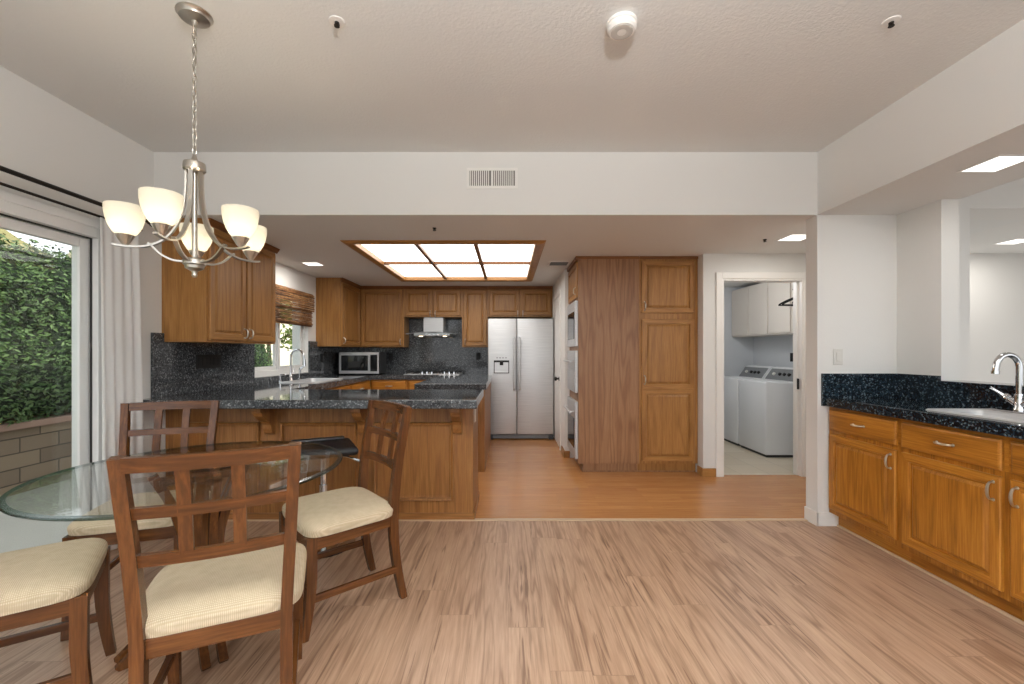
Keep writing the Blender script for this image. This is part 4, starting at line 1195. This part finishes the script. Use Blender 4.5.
def smooth_path(P, n=6):
    out = []
    for i in range(len(P)-1):
        p0 = Vector(P[max(i-1, 0)]); p1 = Vector(P[i]); p2 = Vector(P[i+1]); p3 = Vector(P[min(i+2, len(P)-1)])
        for k in range(n):
            t = k/n
            out.append(0.5*((2*p1)+(-p0+p2)*t+(2*p0-5*p1+4*p2-p3)*t*t+(-p0+3*p1-3*p2+p3)*t**3))
    out.append(Vector(P[-1])); return out
up = smooth_path([(0.030, 2.04), (0.031, 1.96), (0.040, 1.87), (0.065, 1.79), (0.11, 1.728), (0.17, 1.697), (0.235, 1.692), (0.275, 1.697)])
lo = smooth_path([(0.034, 1.645), (0.075, 1.648), (0.115, 1.668), (0.145, 1.70), (0.16, 1.712)])
RS = 0.235
shade_outer = [(0.020, 0.035), (0.026, 0.036), (0.040, 0.052), (0.053, 0.076), (0.062, 0.103), (0.0665, 0.130), (0.0675, 0.150), (0.0668, 0.160)]
prof = shade_outer + [(r-0.003, z) for (r, z) in reversed(shade_outer)]
for k in range(5):
    a = R((-12.5, 59, 124, 203, 281)[k]); ca, sa = math.cos(a), math.sin(a)
    mp = lambda u, v, w: (u*ca-w*sa, u*sa+w*ca, v)
    mb = MB(); mb.ribbon(up, 0.007, -0.0085, 0.0085, mp); mb.ribbon(lo, 0.007, -0.0085, 0.0085, mp)
    arm = mb.build('arm', M['nickel'], chn, True)
    c = (RS*ca, RS*sa, 1.695)
    mb = MB(); mb.lathe([(0, 0.002), (0.010, 0.002), (0.012, 0.008), (0.022, 0.022), (0.031, 0.042), (0.029, 0.044), (0.020, 0.035), (0, 0.034)], c, 24)
    for j in range(12):
        b = 2*math.pi*j/12; mb.tube([(c[0]+0.0125*math.cos(b), c[1]+0.0125*math.sin(b), c[2]+0.008), (c[0]+0.0315*math.cos(b), c[1]+0.0315*math.sin(b), c[2]+0.042)], [0.0012, 0.0022], 5)
    mb.build('shade_holder', M['nickel'], arm, True)
    mb = MB(); mb.lathe(prof, c, 32); mb.build('lamp_shade', M['shade'], arm, True, 60)
    L = bpy.data.lights.new('bulb', 'POINT'); L.energy = 0.55; L.color = (1.0, 0.88, 0.68); L.shadow_soft_size = 0.022
    lo_ = bpy.data.objects.new('bulb', L); COL.objects.link(lo_); lo_.parent = chn; lo_.location = (c[0], c[1], c[2]+0.085)

# ------------------------------------------------------------------ dining table
TXc, TYc, TZ, TR = -1.37, 1.92, 0.745, 0.59
tb = thing('dining_table', 'round glass-topped dining table on a curved wood pedestal', 'table', (TXc, TYc, 0), R(45))
mb = MB(); n = 96; t0 = TZ-0.012
pr = [(0.0, t0), (TR-0.012, t0), (TR-0.002, t0+0.002), (TR, t0+0.006), (TR-0.004, TZ-0.002), (TR-0.022, TZ), (0.0, TZ)]
vs = []; fs = []; mi = []
for (r, z) in pr[1:-1]:
    for k in range(n):
        a = 2*math.pi*k/n; vs.append((r*math.cos(a), r*math.sin(a), z))
L_ = len(pr)-2
for i in range(L_-1):
    for k in range(n): fs.append((i*n+k, i*n+(k+1) % n, (i+1)*n+(k+1) % n, (i+1)*n+k)); mi.append(1)
fs.append(tuple(range(n-1, -1, -1))); mi.append(0)
fs.append(tuple((L_-1)*n+k for k in range(n))); mi.append(0)
mb.add(vs, fs, mi); mb.build('glass_top', [M['tableglass'], M['glassedge']], tb, True, 15)
lg = smooth_path([(0.275, 0.0), (0.22, 0.05), (0.13, 0.16), (0.075, 0.30), (0.062, 0.42), (0.085, 0.54), (0.125, 0.65), (0.165, 0.732)])
for k in range(4):
    a = R(90*k); ca, sa = math.cos(a), math.sin(a)
    mp = lambda u, v, w: (u*ca-w*sa, u*sa+w*ca, v)
    mb = MB()
    for w in (-0.045, 0.015): mb.ribbon(lg, 0.036, w, w+0.03, mp)
    mb.build('leg', M['chair'], tb, True)
mb = MB(); mb.box(-0.055, 0.055, -0.055, 0.055, 0.30, 0.56, 0.006); mb.build('core_block', M['chair'], tb)
mb = MB(); mb.box(-0.14, 0.14, -0.035, 0.035, 0.69, 0.722, 0.004); mb.box(-0.035, 0.035, -0.14, 0.14, 0.6895, 0.7225, 0.004); mb.build('top_brace', M['chair_h'], tb)

# ------------------------------------------------------------------ dining chairs
def chair(label, loc, rz):
    t = thing('dining_chair', label, 'chair', (loc[0], loc[1], 0), rz, 'dining chairs around the glass table')
    wf, wr = 0.205, 0.186
    # cushion
    mb = MB(); nu = 28; vs = []; fs = []
    def foot(u, v):      # u,v in -1..1 -> rounded trapezoid
        k = (abs(u)**6+abs(v)**6)**(1/6) if (u or v) else 1
        m = max(abs(u), abs(v)) if (u or v) else 1
        s = m/k if k else 1
        u, v = u*s, v*s
        half = 0.243+(0.234-0.243)*(v+1)/2
        return u*half, -0.225*(-v) if False else (v*0.220-0.003)
    for j in range(nu+1):
        for i in range(nu+1):
            u = -1+2*i/nu; v = -1+2*j/nu
            u = math.sin(u*math.pi/2); v = math.sin(v*math.pi/2)
            x, y = foot(u, v)
            e = max(abs(u), abs(v))
            z = 0.468+0.042*(1-e**6)**0.5+0.010*(1-u*u)*(1-v*v)
            vs.append((x*(1.0 if e < 1 else 1.0), y, z))
    for j in range(nu):
        for i in range(nu): a = j*(nu+1)+i; fs.append((a, a+1, a+nu+2, a+nu+1))
    border = [i for i in range(nu+1)]+[(j)*(nu+1)+nu for j in range(1, nu+1)]+[nu*(nu+1)+i for i in range(nu-1, -1, -1)]+[j*(nu+1) for j in range(nu-1, 0, -1)]
    b1 = len(vs)
    for q in border: x, y, z = vs[q]; vs.append((x*0.985, y*0.985, 0.444))
    nb = len(border)
    for k in range(nb): fs.append((border[k], b1+k, b1+(k+1) % nb, border[(k+1) % nb]))
    fs.append(tuple(b1+k for k in range(nb)))
    mb.add(vs, fs); mb.build('seat_cushion', M['fabric'], t, True, 60)
    # frame rails
    mb = MB()
    mb.box(-wf, wf, -0.212, -0.188, 0.385, 0.443, 0.003, mi=1); mb.box(-wr, wr, 0.190, 0.212, 0.385, 0.443, 0.003, mi=1)
    for s in (-1, 1):
        mb.prism([(-0.20, 0), (0.20, 0)][:0] or [(s*(wf+0.012), -0.20), (s*(wf-0.010), -0.20), (s*(wr-0.010), 0.20), (s*(wr+0.012), 0.20)], 0.385, 0.443, lambda u, v, w: (u, v, w), mi=2)
    mb.build('seat_frame', [M['chair'], M['chair_h'], M['chair_y']], t)
    for s in (-1, 1):   # front legs, slightly sabre-curved
        P = smooth_path([(-0.225, 0.0), (-0.210, 0.10), (-0.198, 0.22), (-0.196, 0.34), (-0.197, 0.443)], 4)
        th = [0.030+0.014*min(1, i/10) for i in range(len(P))]
        mb = MB(); mb.ribbon(P, th, [s*wf-0.016-0.005*min(1, i/10) for i in range(len(P))], [s*wf+0.016+0.005*min(1, i/10) for i in range(len(P))]); mb.build('leg', M['chair'], t)
    for s in (-1, 1):   # rear leg and back post in one sweep
        P = smooth_path([(0.262, 0.0), (0.232, 0.14), (0.212, 0.28), (0.206, 0.42), (0.211, 0.55), (0.229, 0.72), (0.256, 0.87), (0.274, 0.978)], 4)
        th = [0.032+0.012*math.sin(math.pi*min(1, i/(len(P)-1)*1.1)) for i in range(len(P))]
        xs = [s*(wr+0.027*max(0, (p.y-0.44)/0.54)) for p in P]
        mb = MB(); mb.ribbon(P, th, [x-0.017 for x in xs], [x+0.017 for x in xs]); mb.build('back_post', M['chair'], t)
    def yback(z):
        return 0.211+(z-0.55)*0.106+max(0, z-0.72)*0.074+max(0, z-0.87)*0.08
    def rail(z0, z1, bow, name, th=0.020):
        zc = (z0+z1)/2; hw = wr-0.014+0.027*(zc-0.44)/0.54
        yc = yback(zc)
        P = [(-hw+2*hw*k/12, yc+bow*(1-((k-6)/6)**2)) for k in range(13)]
        mb = MB(); mb.ribbon(P, th, z0, z1, lambda u, v, w: (u, v+(w-zc)*0.2, w)); return mb.build(name, M['chair_h'], t, True, 50)
    tr_ = rail(0.936, 0.979, 0.022, 'top_rail', 0.024)
    rail(0.800, 0.833, 0.020, 'cross_rail'); rail(0.658, 0.694, 0.018, 'cross_rail')
    for s in (-1, 1):
        xx = s*0.066; P = [(yback(z)+0.019, z) for z in (0.685, 0.80, 0.88, 0.945)]
        mb = MB(); mb.ribbon(P, 0.014, xx-0.017, xx+0.017); mb.build('slat', M['chair'], t)
    for s in (-1, 1):
        mb = MB(); mb.box(s*0.203-0.010, s*0.203+0.010, -0.185, 0.215, 0.150, 0.182, 0.003); mb.build('stretcher', M['chair_y'], t)
chair('wooden dining chair nearest the camera with its lattice back turned to us', (-0.960, 1.482), R(-155.7))
chair('wooden dining chair right of the table, seen side-on before the peninsula', (-0.8585, 2.177), R(-48.3))
chair('wooden dining chair behind the glass table by the curtain, facing us', (-1.81, 2.165), R(18.1))
chair('wooden dining chair at left photo edge, only seat and legs showing', (-1.723, 1.502), R(125.6))

# ------------------------------------------------------------------ black counter stool
st = thing('counter_stool', 'black swivel counter stool on a chrome post under the breakfast bar', 'stool', (-1.20, 2.80, 0), R(28))
mb = MB(); mb.lathe([(0, 0), (0.19, 0), (0.195, 0.004), (0.18, 0.012), (0.06, 0.022), (0.032, 0.035), (0.03, 0.05), (0, 0.05)], n=40); mb.build('base', M['chrome'], st, True)
mb = MB(); mb.cyl((0, 0, 0.045), (0, 0, 0.40), 0.028); mb.cyl((0, 0, 0.40), (0, 0, 0.59), 0.020); mb.build('post', M['chrome'], st, True)
mb = MB(); mb.box(-0.09, 0.09, -0.09, 0.09, 0.588, 0.605, 0.004); mb.build('seat_plate', M['black'], st)
mb = MB(); mb.box(-0.19, 0.19, -0.19, 0.19, 0.605, 0.655, 0.022, 4); mb.build('seat', M['leather'], st, True)
mb = MB(); mb.box(-0.19, 0.15, 0.155, 0.195, 0.64, 0.672, 0.014, 4); mb.build('backrest', M['leather'], st, True)
mb = MB(); mb.tube([(0.05, -0.06, 0.60), (0.13, -0.12, 0.59), (0.20, -0.17, 0.565)], 0.006, 8); mb.tube([(0.17, -0.15, 0.576), (0.22, -0.185, 0.556)], 0.010, 8); mb.build('height_lever', M['chrome'], st, True)

# ------------------------------------------------------------------ laundry room
def machine(name, label, cat, y0):
    t = thing(name, label, cat, (3.07, y0, 0)); w, d, h = 0.60, 0.62, 0.895
    mb = MB(); mb.box(0, d, 0, w, 0.03, h, 0.012, 3); mb.build('cabinet_body', M['enamel'], t, True)
    mb = MB(); mb.box(0.02, d-0.02, 0.02, w-0.02, 0.0, 0.03); mb.build('plinth', M['steelside'], t)
    mb = MB(); mb.box(0.03, 0.31, 0.05, w-0.05, h, h+0.014, 0.006); mb.build('lid', M['enamel'], t)
    mb = MB(); pr = [(0.33, h), (0.44, h+0.155), (0.50, h+0.17), (0.55, h+0.15), (0.61, h)]
    mb.prism(pr, 0.0, w, lambda u, v, w_: (u, w_, v)); mb.build('console', M['enamel'], t)
    mb = MB(); nx_, nz_ = -0.816, 0.578
    mb.prism([(0.333, h+0.012), (0.429, h+0.148), (0.44, h+0.148), (0.344, h+0.012)], 0.02, w-0.02, lambda u, v, w_: (u, w_, v)); mb.build('control_panel', M['greyplastic'], t)
    for yy in (0.15, 0.24, 0.33, 0.45):
        c = Vector((0.381, yy, h+0.08)); d_ = Vector((nx_, 0, nz_))
        mb = MB(); mb.tube([c, c+d_*0.02], [0.022, 0.018], 12); mb.build('control_knob', M['black'] if yy < 0.4 else M['plate'], t, True)
machine('washing_machine', 'white top-load machine nearer the laundry doorway', 'washing machine', 5.12)
machine('clothes_dryer', 'white laundry machine in the back corner of the laundry room', 'dryer', 5.76)
dl = thing('laundry_fill_lamp', 'unseen round fill lamp added to light the laundry room', 'ceiling light', (2.55, 5.2, KC))  # out of view, added to brighten the laundry
mb = MB(); mb.lathe([(0, 0), (0.15, 0), (0.15, -0.02), (0, -0.02)], n=32); mb.build('base', M['trim'], dl, True)
mb = MB(); mb.lathe([(0.14, -0.02), (0.135, -0.04), (0.10, -0.065), (0.05, -0.078), (0, -0.08)], n=32); mb.build('dome', emis('fill_dome_glow', (1, 0.97, 0.93), 3.0), dl, True)
L = bpy.data.lights.new('laundry_fill_light', 'POINT'); L.energy = 8; L.shadow_soft_size = 0.1
lo_ = bpy.data.objects.new('laundry_fill_light', L); COL.objects.link(lo_); lo_.parent = dl; lo_.location = (0, 0, -0.2)
lc = thing('laundry_cabinet', 'pale three-door wall cabinet above the laundry machines', 'cabinet', (3.45, 6.61, 0), R(-90))
mb = MB(); LW = 1.40; mb.box(0, LW, 0, 0.329, 1.485, 2.20, 0.002); mb.build('carcass', M['laundrycab'], lc)
for k in range(3):
    x0 = 0.012+k*0.462; mb = MB(); mb.box(x0, x0+0.437, -0.018, 0, 1.505, 2.185, 0.003); mb.build('cabinet_door', M['laundrycab'], lc)
rr_ = thing('hanging_rod', 'dark closet rod hung inside the laundry doorway', 'rod', (3.38, 0, 0))
mb = MB(); mb.tube([(0, 4.471, 2.0), (0, 5.10, 2.0)], 0.008, 12); mb.tube([(0, 5.09, 2.0), (0, 5.09, KC)], 0.008, 10); mb.build('pole', M['bronze'], rr_, True)
mb = MB()
mb.cyl((0, 4.471, 2.0), (0, 4.481, 2.0), 0.03); mb.cyl((0, 5.09, KC-0.01), (0, 5.09, KC), 0.03)
mb.build('flange', M['bronze'], rr_, True)
for k, (yy, lbl) in enumerate(((5.02, 'farthest'), (4.90, 'middle'), (4.80, 'nearest'))):
    h_ = thing('coat_hanger', 'dark coat hanger in the laundry doorway, '+lbl+' of three on the rod', 'hanger', (3.38, yy, 0), R((8, -6, 12)[k]), 'coat hangers in the laundry')
    mb = MB(); pts = [(0.0, 0, 1.90), (0.0, 0, 1.955)]+[(0.0205*math.cos(R(v)), 0, 1.991+0.0205*math.sin(R(v))) for v in range(-90, 211, 30)]
    mb.tube(pts, 0.003, 6); mb.build('hook', M['nickel'], h_, True)
    P = smooth_path([(-0.235, 1.795), (-0.225, 1.815), (-0.12, 1.865), (0.0, 1.90), (0.12, 1.865), (0.225, 1.815), (0.235, 1.795)], 4)
    mb = MB(); mb.ribbon(P, 0.016, -0.006, 0.006, lambda u, v, w: (u, w, v)); mb.tube([(-0.225, 0, 1.80), (0.225, 0, 1.80)], 0.006, 8); mb.build('shoulder_bar', M['black'], h_, True)
